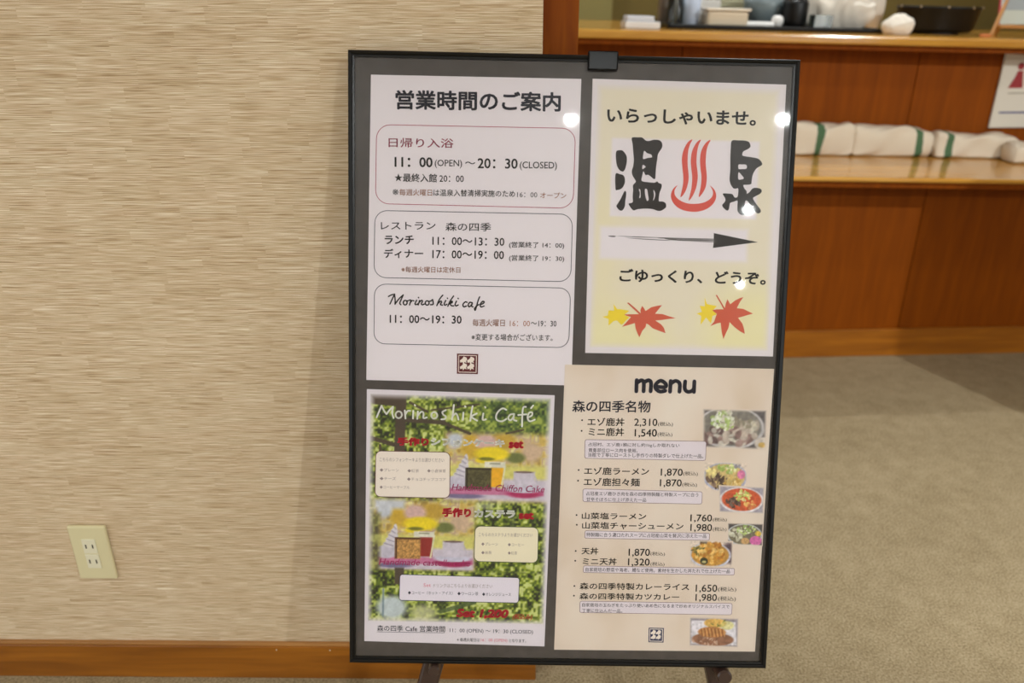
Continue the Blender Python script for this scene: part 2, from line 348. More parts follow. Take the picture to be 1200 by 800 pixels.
# ---------------------------------------------------------------- printed sheets
LAY = json.loads(r'''{"texts":[["hours","営業時間のご案内",-245.64,362.39,228.39,26.38,0.0076,0.03,"slate",0,"","title_text"],["hours","日帰り入浴",-254.92,311.11,90.02,12.76,0.009,0.0,"crimson",0,"",""],["hours","11：00",-246.54,284.38,52.84,13.76,0.0087,0.022,"ink",0,"",""],["hours","(OPEN)",-190.72,283.89,38.03,11.67,0.0087,0.0,"ink",0,"",""],["hours","～",-148.61,290.25,14.27,3.5,0.0007,0.02,"ink",0,"",""],["hours","20：30",-131.05,284.88,55.69,13.78,0.0088,0.015,"ink",0,"",""],["hours","(CLOSED)",-72.34,283.4,51.83,12.04,0.0089,0.0,"ink",0,"",""],["hours","★最終入館",-246.47,264.02,58.9,11.71,0.0056,0.012,"ink",0,"",""],["hours","20：00",-184.01,265.29,33.94,9.03,0.0056,0.0,"ink",0,"",""],["hours","※",-249.38,245.99,8.34,7.99,0.0048,0.0,"ink",0,"",""],["hours","毎週火曜日",-239.85,245.36,45.9,9.05,0.0054,0.0,"brown",0,"",""],["hours","は温泉入替清掃実施のため",-192.16,245.62,114.01,9.41,0.0054,0.005,"ink",0,"",""],["hours","16：00",-75.16,246.34,28.09,7.07,0.0053,0.0,"ink",0,"",""],["hours","オープン",-42.86,245.81,36.49,8.01,0.0055,0.0,"brown",0,"",""],["hours","レストラン",-265.38,197.55,76.64,10.68,0.02,0.0,"ink",0,"",""],["hours","森の四季",-174.96,197.57,64.16,11.87,0.01,0.0,"ink",0,"",""],["hours","ランチ",-259.95,177.43,40.79,12.15,0.0199,0.025,"ink",0,"",""],["hours","11：00～13：30",-193.12,177.8,101.3,11.32,0.0038,0.008,"ink",0,"",""],["hours","(営業終了 14：00)",-85.14,174.91,77.67,9.55,0.0058,0.004,"ink",0,"",""],["hours","ディナー",-261.1,157.94,55.28,12.91,0.0195,0.02,"ink",0,"",""],["hours","17：00～19：00",-192.96,159.03,100.88,11.6,0.0057,0.008,"ink",0,"",""],["hours","(営業終了 19：30)",-84.79,156.36,77.81,9.58,0.0055,0.0,"ink",0,"",""],["hours","※毎週火曜日は定休日",-236.39,138.39,83.15,8.41,0.0095,0.0,"brown",0,"",""],["hours","11：00～19：30",-252.67,66.45,102.15,11.56,0.0069,0.015,"ink",0,"",""],["hours","毎週火曜日",-135.05,64.03,45.95,10.12,0.0089,0.0,"brown",0,"",""],["hours","16：00",-81.82,65.04,28.59,7.92,0.0087,0.0,"brown",0,"",""],["hours","～19：30",-52.01,65.35,36.51,8.18,0.0088,0.0,"ink",0,"",""],["hours","※変更する場合がございます。",-136.22,43.84,115.77,9.54,0.0086,0.0,"ink",0,"",""],["onsen","いらっしゃいませ。",47.12,350.47,207.42,20.2,-0.0003,0.03,"ink",0,"","greeting_text"],["onsen","ごゆっくり、どうぞ。",71.85,131.11,208.37,18.68,-0.0026,0.03,"ink",0,"","welcome_text"],["menu","森の四季名物",10.47,-57.49,112.88,17.35,0.0117,0.016,"slate",0,"","heading_text"],["menu","エゾ鹿丼",33.01,-77.15,53.39,11.91,0.0075,0.012,"ink",0,"",""],["menu","●",23.79,-70.41,2.47,2.51,0.0162,0,"ink",0,"","bullet"],["menu","2,310",100.66,-77.72,33.41,12.43,0.0075,0.004,"ink",0,"",""],["menu","(税込)",135.03,-76.61,21.66,6.91,0.0074,0.0,"ink",0,"",""],["menu","ミニ鹿丼",34.94,-91.96,51.36,12.07,0.0074,0.012,"ink",0,"",""],["menu","●",23.63,-86.12,2.47,2.52,0.0202,0,"ink",0,"","bullet"],["menu","1,540",101.85,-93.44,32.22,12.72,0.0074,0.004,"ink",0,"",""],["menu","(税込)",135.02,-91.97,21.57,7.18,0.007,0.0,"ink",0,"",""],["menu","エゾ鹿ラーメン",30.2,-149.54,94.6,11.31,0.0068,0.012,"ink",0,"",""],["menu","●",20.96,-144.1,2.49,2.54,0.0161,0,"ink",0,"","bullet"],["menu","1,870",141.96,-150.82,32.04,12.22,0.0066,0.004,"ink",0,"",""],["menu","(税込)",174.7,-149.37,21.45,7.0,0.0065,0.0,"ink",0,"",""],["menu","エゾ鹿担々麺",30.07,-166.25,81.9,12.11,0.0066,0.012,"ink",0,"",""],["menu","●",20.55,-160.03,2.49,2.55,0.0161,0,"ink",0,"","bullet"],["menu","1,870",141.34,-166.67,31.84,12.25,0.0066,0.004,"ink",0,"",""],["menu","(税込)",174.03,-165.74,21.61,6.78,0.0069,0.0,"ink",0,"",""],["menu","山菜塩ラーメン",28.79,-216.33,94.44,10.05,0.0062,0.012,"ink",0,"",""],["menu","●",19.89,-211.58,2.5,2.58,0.02,0,"ink",0,"","bullet"],["menu","1,760",188.23,-218.6,31.77,12.12,0.0063,0.004,"ink",0,"",""],["menu","(税込)",221.2,-217.28,20.73,6.45,0.0063,0.0,"ink",0,"",""],["menu","山菜塩チャーシューメン",29.72,-231.03,148.83,10.59,0.0061,0.012,"ink",0,"",""],["menu","●",20.56,-226.27,2.5,2.58,0.016,0,"ink",0,"","bullet"],["menu","1,980",188.87,-233.21,31.82,12.29,0.006,0.004,"ink",0,"",""],["menu","(税込)",221.91,-232.15,20.12,7.12,0.006,0.0,"ink",0,"",""],["menu","天丼",29.97,-269.69,24.78,10.4,0.0056,0.012,"ink",0,"",""],["menu","●",20.18,-265.95,2.51,2.6,0.0159,0,"ink",0,"","bullet"],["menu","1,870",99.42,-272.36,31.38,12.5,0.0057,0.004,"ink",0,"",""],["menu","(税込)",131.62,-270.66,21.43,6.51,0.0056,0.0,"ink",0,"",""],["menu","ミニ天丼",32.2,-285.7,50.16,10.83,0.0056,0.012,"ink",0,"",""],["menu","●",19.84,-280.94,2.52,2.61,0.0159,0,"ink",0,"","bullet"],["menu","1,320",99.07,-287.25,31.92,12.53,0.0056,0.004,"ink",0,"",""],["menu","(税込)",132.23,-286.32,20.83,6.53,0.0053,0.0,"ink",0,"",""],["menu","森の四季特製カレーライス",28.88,-323.37,162.15,10.51,0.0052,0.012,"ink",0,"",""],["menu","●",19.67,-319.57,2.53,2.63,0.0158,0,"ink",0,"","bullet"],["menu","1,650",200.82,-325.81,31.84,12.63,0.005,0.004,"ink",0,"",""],["menu","(税込)",233.86,-324.11,27.29,7.9,0.0051,0.0,"ink",0,"",""],["menu","森の四季特製カツカレー",29.07,-338.64,147.91,10.01,0.0051,0.012,"ink",0,"",""],["menu","●",19.46,-334.57,2.53,2.63,0.0119,0,"ink",0,"","bullet"],["menu","1,980",201.2,-339.93,31.76,12.27,0.005,0.004,"ink",0,"",""],["menu","(税込)",234.55,-338.62,26.69,7.92,0.0049,0.0,"ink",0,"",""],["menu","占冠村、エゾ鹿1頭に対し約1kgしか取れない",35.42,-107.98,132.13,6.31,0.0042,0.0,"ink",0,"n1",""],["menu","貴重部位ロース肉を使用。",35.66,-115.94,71.35,6.07,0.0041,0.0,"ink",0,"n1",""],["menu","当館で丁寧にローストし手作りの特製ダレで仕上げた一品。",35.25,-122.91,167.53,6.33,0.004,0.0,"ink",0,"n1",""],["menu","占冠産エゾ鹿ひき肉を森の四季特製麺と特製スープに合う",34.48,-180.51,163.68,6.02,0.0035,0.0,"ink",0,"n2",""],["menu","甘辛そぼろに仕上げ添えた一品",34.74,-189.09,87.47,5.77,0.0034,0.0,"ink",0,"n2",""],["menu","特製麺に合う濃口たれスープに占冠産山菜を贅沢に添えた一品",36.33,-242.57,176.6,6.21,0.0029,0.0,"ink",0,"n3",""],["menu","自家栽培の野菜や海老、鱧など使用。素材を生かした丼たれで仕上げた一品",36.65,-295.7,213.55,6.28,0.0024,0.0,"ink",0,"n4",""],["menu","自家栽培の玉ねぎをたっぷり使いあめ色になるまで炒めオリジナルスパイスで",33.19,-349.94,219.06,5.95,0.0019,0.0,"ink",0,"n5",""],["menu","丁寧に仕込んだ一品。",33.45,-358.66,59.64,5.95,0.0018,0.0,"ink",0,"n5",""],["cafe","手作り",-241.3,-111.28,45.52,12.46,-0.0031,0.09,"red",0,"","offer_text"],["cafe","シフォンケーキ",-193.32,-110.44,107.49,11.96,-0.0092,0.09,"white",0,"","offer_text"],["cafe","set",-80.24,-112.51,21.66,11.35,-0.0032,0.08,"red",0,"","offer_text"],["cafe","手作り",-175.59,-216.49,42.41,14.01,-0.004,0.09,"red",0,"","offer_text"],["cafe","カステラ",-128.81,-216.61,60.19,12.47,-0.0042,0.085,"white",0,"","offer_text"],["cafe","set",-63.22,-218.1,21.88,10.68,-0.0041,0.08,"red",0,"","offer_text"],["cafe","Handmade Chiffon Cake",-162.32,-176.79,135.62,10.21,-0.0037,0.0,"magenta",0.25,"",""],["cafe","Handmade castella cake",-267.67,-290.49,134.28,9.77,-0.0048,0.0,"magenta",0.25,"",""],["cafe","Set 1,200",-153.16,-371.06,77.88,15.21,-0.0056,0.08,"red",0.2,"","price_text"],["cafe","(税込み)",-69.56,-372.43,29.17,9.93,-0.0055,0.03,"red",0.2,"","price_text"],["cafe","森の四季 Cafe 営業時間",-270.06,-392.73,100.68,9.55,-0.0006,0.0,"slate",0,"",""],["cafe","11：00 (OPEN) ～ 19：30 (CLOSED)",-162.39,-394.42,123.78,7.57,-0.0059,0.0,"slate",0,"",""],["cafe","※ 毎週火曜日は",-151.46,-406.91,33.65,5.6,-0.0059,0.0,"ink",0,"",""],["cafe","16：00 (OPEN)",-115.89,-407.7,39.4,5.99,-0.0061,0.0,"pink",0,"",""],["cafe","となります。",-73.96,-407.08,25.44,5.34,-0.0059,0.0,"ink",0,"",""],["cafe","こちらのシフォンケーキよりお選びください",-266.66,-135.08,93.34,5.82,0.0049,0.0,"faint",0,"a",""],["cafe","◆プレーン",-266.63,-150.29,27.83,5.07,0.0047,0.0,"faint",0,"a",""],["cafe","◆紅茶",-226.42,-150.75,16.72,5.08,0.0048,0.0,"faint",0,"a",""],["cafe","◆小倉抹茶",-197.81,-150.38,27.13,5.07,0.0044,0.0,"faint",0,"a",""],["cafe","◆チーズ",-266.62,-163.0,23.54,5.09,0.0047,0.0,"faint",0,"a",""],["cafe","◆チョコチップココア",-226.97,-163.22,56.42,5.09,0.0048,0.0,"faint",0,"a",""],["cafe","◆コーヒーマーブル",-266.6,-175.74,43.42,5.1,0.0046,0.0,"faint",0,"a",""],["cafe","こちらのカステラよりお選びください",-121.52,-244.89,78.89,5.43,0.0039,0.0,"faint",0,"b",""],["cafe","◆プレーン",-117.55,-259.08,24.44,5.19,0.0041,0.0,"faint",0,"b",""],["cafe","◆コーヒー",-78.68,-259.36,23.83,5.19,0.0038,0.0,"faint",0,"b",""],["cafe","◆抹茶",-117.35,-272.06,15.06,5.19,0.0033,0.0,"faint",0,"b",""],["cafe","◆紅茶",-78.44,-272.09,13.82,5.2,0.0036,0.0,"faint",0,"b",""],["cafe","Set",-201.71,-323.04,10.82,5.24,0.0028,0,"pink",0,"c",""],["cafe","ドリンクはこちらよりお選びください",-187.1,-323.86,86.94,6.03,0.0031,0.0,"faint",0,"c",""],["cafe","◆コーヒー（ホット・アイス）",-224.8,-335.35,66.16,5.64,0.003,0,"slate",0,"c",""],["cafe","◆ウーロン茶",-151.7,-335.53,30.91,5.65,0.0029,0,"slate",0,"c",""],["cafe","◆オレンジジュース",-115.1,-336.01,42.55,5.65,0.0031,0,"slate",0,"c",""]],"sheets":{"hours":[[-279.45,408.37],[10.08,408.91],[8.17,-18.89],[-286.01,-16.17]],"onsen":[[25.74,409.47],[293.94,407.35],[296.47,28.49],[26.66,28.68]],"cafe":[[-285.16,-29.41],[-15.41,-33.62],[-21.03,-412.96],[-289.04,-408.57]],"menu":[[-1.86,11.27],[299.07,10.6],[293.98,-416.29],[-6.51,-417.69]]},"boxes":{"r1":["hours",[[-271.52,341.45],[4.08,342.04],[3.58,232.57],[-273.19,233.49]],19,0.9,"crimson",""],"r2":["hours",[[-273.78,224.04],[3.22,224.28],[3.19,129.79],[-275.14,130.43]],17,0.9,"slate",""],"r3":["hours",[[-274.29,121.41],[3.32,120.73],[2.98,35.75],[-275.19,36.35]],16,0.9,"slate",""],"n1":["menu",[[30.15,-97.59],[206.22,-97.17],[206.3,-125.67],[30.35,-125.15]],3,0.6,"plum","tag"],"n2":["menu",[[29.2,-170.74],[203.81,-172.15],[204.04,-190.75],[29.77,-189.94]],3,0.6,"plum","tag"],"n3":["menu",[[34.31,-233.67],[217.49,-234.69],[217.36,-245.33],[34.02,-244.94]],2,0.6,"plum","tag"],"n4":["menu",[[33.75,-287.11],[256.91,-287.61],[256.78,-297.71],[33.42,-297.32]],2,0.6,"plum","tag"],"n5":["menu",[[30.03,-341.4],[256.18,-341.46],[256.17,-359.22],[29.91,-359.11]],3,0.6,"plum","tag"],"a":["cafe",[[-272.23,-119.63],[-164.82,-119.79],[-164.68,-188.08],[-273.4,-187.6]],8,0.9,"maroon","cream"],"b":["cafe",[[-127.0,-229.47],[-34.19,-230.01],[-34.19,-284.02],[-127.85,-283.04]],8,0.9,"moss","ivory"],"c":["cafe",[[-236.52,-304.74],[-60.38,-307.05],[-61.23,-345.85],[-237.61,-344.37]],4,0.9,"navy","lilac"]},"art":{"spring_character":[[[[82.68,330.93],[91.12,331.69],[97.08,331.52],[102.43,327.57],[107.65,327.38],[113.54,328.96],[121.0,328.39],[124.86,324.84],[125.13,318.29],[120.23,310.17],[119.09,301.39],[118.0,291.12],[117.66,280.86],[117.4,276.15],[115.34,275.23],[111.02,278.52],[107.19,280.94],[103.78,280.28],[101.54,284.19],[100.29,285.63],[99.29,280.48],[98.55,272.39],[108.33,270.68],[116.58,270.26],[120.25,272.1],[122.58,269.94],[126.38,268.55],[126.85,264.14],[124.57,257.47],[123.61,251.55],[123.87,244.91],[128.84,244.56],[133.44,242.14],[134.1,236.98],[131.51,234.26],[127.11,231.66],[121.85,231.55],[115.76,233.65],[106.73,234.21],[94.76,233.23],[89.57,231.35],[86.52,232.76],[83.37,236.7],[81.43,240.65],[86.91,242.68],[86.62,250.8],[87.04,259.65],[86.38,265.52],[88.23,268.21],[90.36,271.19],[88.75,274.39],[85.25,280.19],[84.3,286.04],[85.87,291.93],[86.6,300.71],[85.13,312.36],[84.02,322.53]],[[100.74,313.41],[104.57,310.58],[110.61,308.51],[111.5,304.88],[106.31,304.04],[99.66,302.45],[99.44,308.28]],[[99.22,294.4],[103.34,291.99],[101.62,290.05],[98.99,288.54]],[[94.95,260.55],[97.07,259.85],[97.85,251.03],[97.46,249.25],[95.98,248.77],[96.63,255.43]],[[103.47,260.72],[106.47,260.78],[108.27,252.71],[109.25,246.83],[107.07,245.01],[104.59,251.16]],[[115.48,260.23],[118.19,255.86],[117.83,249.95],[115.6,245.48],[116.51,252.88]]],[[[61.35,311.14],[66.47,313.72],[70.97,312.79],[75.64,307.06],[76.92,300.51],[75.49,290.25],[72.68,285.06],[69.7,285.0],[65.87,287.85],[62.32,295.83]]],[[[61.63,280.88],[67.6,281.0],[72.89,279.2],[75.01,274.11],[74.77,268.23],[71.26,261.54],[65.35,259.21],[62.31,260.62]]],[[[74.71,257.19],[77.1,257.09],[77.58,252.09],[76.64,244.69],[76.3,237.29],[73.78,232.06],[70.84,230.52],[67.01,232.67],[64.31,237.05],[66.01,240.04],[70.25,247.51]]]],"source_character":[[[[222.23,329.78],[231.14,330.55],[240.09,330.44],[246.16,328.53],[248.68,323.05],[245.89,319.35],[239.35,315.85],[237.99,313.34],[238.47,309.7],[248.71,308.16],[259.27,306.48],[264.73,302.2],[266.17,297.84],[261.39,294.81],[257.81,291.8],[253.74,283.65],[252.71,274.81],[252.15,271.11],[246.21,269.96],[241.44,269.42],[243.5,264.31],[246.35,261.42],[246.85,257.74],[250.48,260.03],[254.0,264.52],[258.42,266.09],[265.23,265.05],[267.66,261.85],[265.61,258.12],[259.05,254.29],[255.88,251.57],[259.52,245.43],[266.76,236.69],[267.71,233.0],[264.82,230.72],[260.98,232.12],[255.36,238.68],[249.71,245.97],[245.84,248.11],[244.72,240.69],[246.61,233.32],[246.08,228.86],[240.08,228.44],[235.33,233.09],[234.5,240.48],[234.13,247.88],[229.4,246.3],[224.23,244.42],[223.38,240.26],[222.43,235.06],[219.48,233.96],[214.77,237.87],[213.09,241.53],[216.63,246.04],[216.86,250.48],[213.09,257.05],[221.34,257.22],[226.63,256.59],[229.85,252.22],[233.87,253.04],[234.73,259.71],[234.17,264.86],[231.49,264.36],[227.72,264.72],[223.72,269.8],[221.56,277.11],[221.95,290.33],[221.22,304.96],[221.25,319.56]],[[233.26,297.45],[238.04,297.7],[243.28,297.66],[245.24,294.48],[243.58,291.8],[238.36,291.4],[233.56,291.6]],[[233.8,286.91],[238.03,283.33],[241.55,278.99],[238.34,277.16],[233.82,277.65]]]],"flames":[[[[167.07,330.37],[161.26,327.05],[155.74,316.74],[153.56,305.02],[154.51,293.34],[156.64,278.72],[156.4,266.95],[153.76,251.42],[157.68,254.45],[161.83,262.65],[164.24,275.94],[163.34,286.19],[161.79,297.88],[161.83,313.95],[164.36,324.2]]],[[[178.98,330.33],[173.2,326.57],[167.73,315.53],[166.07,302.36],[167.33,290.67],[169.11,277.51],[168.57,262.78],[165.52,246.78],[170.52,252.5],[175.24,264.39],[176.89,277.67],[175.98,287.92],[174.11,299.6],[174.5,314.21],[176.3,323.73]]],[[[192.39,330.32],[185.88,326.11],[180.39,315.8],[178.98,304.09],[179.96,292.4],[182.06,279.24],[181.62,265.99],[179.55,251.94],[184.57,257.21],[188.65,266.14],[189.61,277.93],[188.75,286.72],[187.16,298.41],[187.23,313.02],[189.03,322.53]]],[[[148.88,267.54],[143.11,262.26],[140.42,254.84],[141.48,247.48],[147.07,239.46],[156.32,233.73],[168.46,231.3],[178.97,231.51],[190.84,235.16],[199.54,242.0],[203.66,250.22],[203.31,257.59],[200.03,263.42],[194.58,267.73],[198.63,261.18],[198.95,254.55],[194.72,248.56],[185.92,243.94],[175.48,242.25],[163.45,242.75],[152.75,246.97],[146.51,252.75],[145.03,259.36],[146.79,263.81]]]],"arrow":[[[[203.03,202.11],[266.06,190.61],[202.81,181.18],[203.61,189.77]]]],"shaft":[[[[125.32,194.6],[159.53,194.28],[203.41,194.15],[203.46,192.96],[159.59,192.69],[129.41,193.09]]],[[[139.52,191.69],[163.62,192.57],[203.49,192.36],[203.57,190.77],[159.7,190.3]]],[[[167.77,189.86],[203.6,190.17],[203.64,189.18]]],[[[53.99,195.17],[59.99,195.69],[65.03,195.19],[62.67,193.75],[57.04,194.04]]],[[[65.02,195.59],[89.13,195.07],[125.32,194.6],[125.35,194.0],[89.17,194.08]]],[[[79.17,192.89],[105.31,192.21],[139.55,190.9],[135.55,190.22],[103.34,191.18]]],[[[88.12,195.25],[105.21,194.99],[99.21,194.08]]],[[[133.42,193.17],[147.52,192.85],[159.65,191.3],[143.57,190.98]]]],"leaf1":[[[[105.84,97.61],[108.64,93.93],[110.91,90.25],[118.69,95.72],[127.12,98.01],[134.0,99.21],[129.44,93.26],[124.58,86.78],[135.04,86.44],[144.77,83.43],[154.26,80.94],[144.92,79.69],[134.32,77.89],[125.28,76.97],[133.49,72.0],[137.97,66.73],[140.63,59.28],[132.83,61.81],[121.98,65.89],[116.46,70.61],[112.64,72.67],[111.78,67.31],[107.18,61.87],[103.46,52.68],[100.93,57.46],[97.41,65.97],[96.3,72.9],[89.77,70.64],[78.15,67.21],[83.81,73.2],[90.45,81.33],[85.07,82.83],[80.2,84.87],[90.31,85.28],[102.03,85.5],[92.67,93.63],[83.88,101.44],[86.53,101.81],[95.29,94.75],[104.11,86.92],[103.4,91.71]]]],"leaf2":[[[[226.8,109.49],[229.11,105.81],[231.22,102.12],[237.56,107.56],[243.79,110.87],[249.56,112.79],[245.1,106.11],[240.77,96.66],[249.88,96.09],[257.54,92.5],[264.65,89.43],[257.79,87.7],[249.39,84.87],[243.06,83.15],[249.88,75.26],[252.99,66.75],[254.07,60.33],[246.15,64.47],[238.36,70.22],[233.87,74.42],[231.6,77.05],[230.42,68.47],[226.56,59.82],[223.93,52.25],[221.11,61.86],[218.83,75.74],[213.54,74.57],[204.32,70.65],[209.17,76.63],[212.88,88.45],[210.14,90.0],[205.7,93.43],[212.58,94.63],[222.18,94.81],[216.38,104.5],[209.7,114.79],[211.6,115.25],[217.34,106.65],[223.69,96.65],[224.96,103.6]]]],"yleaf1":[[[[49.44,80.88],[57.37,82.84],[58.18,90.31],[66.18,89.93],[64.8,99.48],[70.37,92.14],[75.15,92.23],[88.0,90.35],[80.75,84.35],[88.34,80.76],[84.19,77.48],[80.12,72.06],[76.99,69.86],[70.38,76.15],[65.62,74.99],[58.9,68.45],[58.59,78.06]]]],"yleaf2":[[[[184.07,88.12],[191.42,90.71],[187.84,99.17],[195.32,98.78],[194.2,111.52],[197.84,102.02],[202.68,101.05],[212.36,99.31],[207.29,93.68],[212.93,87.39],[206.63,85.13],[205.0,74.41],[197.66,82.83],[190.14,71.99],[190.62,84.83]]]]},"strokes":{"script_title":[[[-254.55,103.97],[-250.53,106.3],[-245.7,107.36]],[[-246.03,106.87],[-248.9,101.17],[-252.42,93.35]],[[-246.03,106.87],[-245.03,99.63],[-245.33,93.16]],[[-245.33,93.16],[-240.04,100.53],[-233.63,106.62]],[[-233.63,106.62],[-236.65,99.79],[-238.57,94.91],[-236.95,92.68]],[[-229.34,93.01],[-231.4,92.53],[-233.13,93.91],[-233.51,96.34],[-232.33,98.39],[-230.26,98.87],[-228.54,97.49],[-228.15,95.07],[-229.34,93.01]],[[-229.23,98.32],[-227.14,98.36],[-224.73,99.37]],[[-224.73,99.37],[-222.79,99.09],[-224.69,92.59]],[[-223.9,95.51],[-221.18,98.8],[-218.6,98.52]],[[-214.73,99.56],[-216.96,94.35],[-215.34,93.09],[-212.6,94.6]],[[-212.18,103.49],[-211.85,103.01]],[[-210.54,99.16],[-212.43,92.82]],[[-211.8,95.1],[-208.28,99.2],[-206.34,98.43],[-207.92,94.52],[-206.3,93.1],[-203.41,94.45]],[[-198.2,93.26],[-200.27,92.8],[-202.0,94.11],[-202.39,96.42],[-201.21,98.37],[-199.15,98.82],[-197.41,97.52],[-197.02,95.21],[-198.2,93.26]],[[-197.31,98.12],[-194.09,98.99],[-192.17,100.96]],[[-192.17,100.96],[-191.16,96.62],[-191.62,93.87],[-195.01,93.48]],[[-177.72,107.37],[-182.49,101.15],[-185.96,92.36]],[[-185.18,94.63],[-180.86,98.76],[-179.23,97.66],[-180.81,94.07],[-177.9,93.16]],[[-173.45,99.87],[-175.65,94.82],[-174.35,93.22],[-171.78,94.57]],[[-171.23,103.3],[-170.9,102.82]],[[-162.39,106.38],[-166.99,99.51],[-170.45,91.68]],[[-169.04,94.94],[-164.73,99.07],[-164.38,96.97],[-167.43,95.62],[-165.3,92.75],[-162.07,92.49]],[[-158.27,99.35],[-160.15,94.14],[-158.51,92.55],[-155.62,93.9]],[[-156.06,103.27],[-155.73,102.79]],[[-143.08,97.7],[-145.67,98.46],[-148.85,95.0],[-148.0,91.46],[-143.98,92.51]],[[-135.97,97.35],[-139.2,97.94],[-141.58,94.33],[-140.41,91.6],[-137.52,93.28],[-135.64,96.87],[-136.71,92.81],[-134.59,91.39]],[[-125.44,105.95],[-127.15,101.88],[-129.45,93.76],[-131.29,86.92],[-132.61,88.84],[-130.24,92.12],[-126.56,95.1]],[[-124.94,94.49],[-120.13,96.84],[-119.03,99.13],[-121.46,99.41],[-124.31,95.47],[-123.6,91.76],[-118.94,92.98]]],"flyer_title":[[[-271.05,-70.06],[-267.54,-61.61],[-264.03,-53.18]],[[-264.03,-53.18],[-260.49,-60.29],[-256.95,-65.25]],[[-256.95,-65.25],[-252.26,-58.95],[-247.57,-54.56]],[[-247.57,-54.56],[-248.72,-63.19],[-246.81,-70.82]],[[-236.86,-70.09],[-240.23,-70.83],[-243.05,-68.68],[-243.67,-64.91],[-241.73,-61.71],[-238.37,-60.97],[-235.55,-63.11],[-234.92,-66.89],[-236.86,-70.09]],[[-230.62,-59.52],[-229.62,-71.24]],[[-229.88,-65.73],[-226.85,-60.41],[-223.09,-59.86]],[[-218.38,-60.02],[-218.79,-71.05]],[[-216.56,-51.14],[-215.85,-52.08]],[[-211.79,-60.62],[-212.66,-71.42]],[[-212.22,-67.33],[-207.08,-61.02],[-203.77,-62.87],[-203.72,-70.06],[-199.01,-69.02]],[[-185.87,-69.94],[-189.06,-70.65],[-191.75,-68.6],[-192.35,-65.0],[-190.53,-61.96],[-187.34,-61.25],[-184.66,-63.3],[-184.05,-66.9],[-185.87,-69.94]],[[-171.79,-57.99],[-176.47,-60.71],[-175.02,-64.76],[-171.7,-67.09],[-172.6,-70.71],[-178.01,-71.52]],[[-160.11,-50.13],[-161.38,-62.12],[-162.69,-71.73]],[[-162.26,-68.13],[-158.08,-62.78],[-155.22,-64.88],[-153.25,-71.56]],[[-146.31,-61.13],[-146.88,-71.69]],[[-144.08,-51.76],[-143.36,-52.7]],[[-133.25,-51.56],[-134.99,-61.65],[-136.25,-72.7]],[[-126.97,-61.98],[-134.45,-66.91],[-126.34,-72.53]],[[-117.54,-61.82],[-118.34,-70.95],[-113.63,-70.38]],[[-115.34,-52.2],[-114.62,-53.14]],[[-84.63,-55.96],[-89.85,-53.9],[-95.67,-58.07],[-99.1,-64.61],[-97.8,-71.06],[-90.69,-72.86],[-84.38,-69.38]],[[-73.19,-61.75],[-79.07,-63.05],[-81.56,-68.37],[-78.2,-71.2],[-74.28,-66.56],[-73.19,-61.99],[-73.98,-69.68],[-69.69,-71.77]],[[-56.42,-51.15],[-60.18,-52.17],[-61.37,-62.74],[-61.48,-80.04]],[[-67.26,-63.32],[-55.48,-61.91]],[[-53.02,-66.67],[-47.66,-63.45],[-47.28,-59.37],[-51.52,-59.68],[-53.72,-66.92],[-50.3,-72.14],[-43.27,-69.62]],[[-49.07,-52.93],[-46.09,-49.05]]],"menu_title":[[[101.85,-9.12],[101.84,-25.59]],[[102.03,-13.77],[108.32,-9.31],[112.13,-12.66],[112.3,-25.4]],[[112.13,-12.66],[118.45,-9.13],[122.58,-12.47],[122.46,-25.22]],[[130.19,-18.23],[142.83,-18.63],[143.87,-13.95],[136.61,-9.42],[130.03,-14.2],[129.35,-20.43],[135.7,-25.29],[143.66,-23.9]],[[150.76,-9.47],[150.49,-25.33]],[[150.94,-13.82],[157.52,-9.35],[163.83,-12.96],[164.04,-25.09]],[[171.69,-9.71],[171.54,-20.28],[176.05,-24.87],[182.45,-23.2],[184.75,-19.42]],[[184.92,-9.47],[185.0,-25.02]]]},"logos":[["hours",[[-156.68,24.43],[-126.19,24.26],[-126.36,-4.85],[-156.45,-4.66]],"maroon"],["menu",[[133.34,-381.03],[156.01,-381.22],[156.42,-403.89],[133.82,-403.69]],"navy"]],"photos":[["bowl",[[198.41,-48.51],[292.46,-48.71],[294.52,-109.17],[200.46,-107.0]]],["noodles",[[203.22,-126.61],[268.04,-126.76],[269.14,-172.07],[205.27,-171.22]]],["red",[[227.34,-161.89],[294.97,-163.31],[295.95,-204.42],[229.31,-202.95]]],["greens",[[243.12,-218.21],[296.09,-218.63],[296.69,-253.02],[244.24,-251.26]]],["tempura",[[188.51,-245.02],[252.8,-245.92],[253.59,-287.01],[189.68,-286.06]]],["curry",[[193.07,-363.1],[267.62,-363.95],[268.71,-410.64],[194.45,-409.07]]]],"flyer":[[-280.27,-35.9],[-20.21,-38.06],[-23.13,-378.36],[-283.97,-377.03]],"onsenbg":[[32.42,403.1],[286.8,401.68],[289.03,36.37],[32.9,36.55]],"underline":[[-270.05,-393.79],[-170.01,-393.87]]}''')
PAPER = dict(hours=(232, 222, 226), onsen=(230, 220, 222), cafe=(228, 218, 224), menu=(228, 210, 194))
Z0 = dict(hours=.0004, onsen=.0004, cafe=.0004, menu=.0008)
SHEET = {}
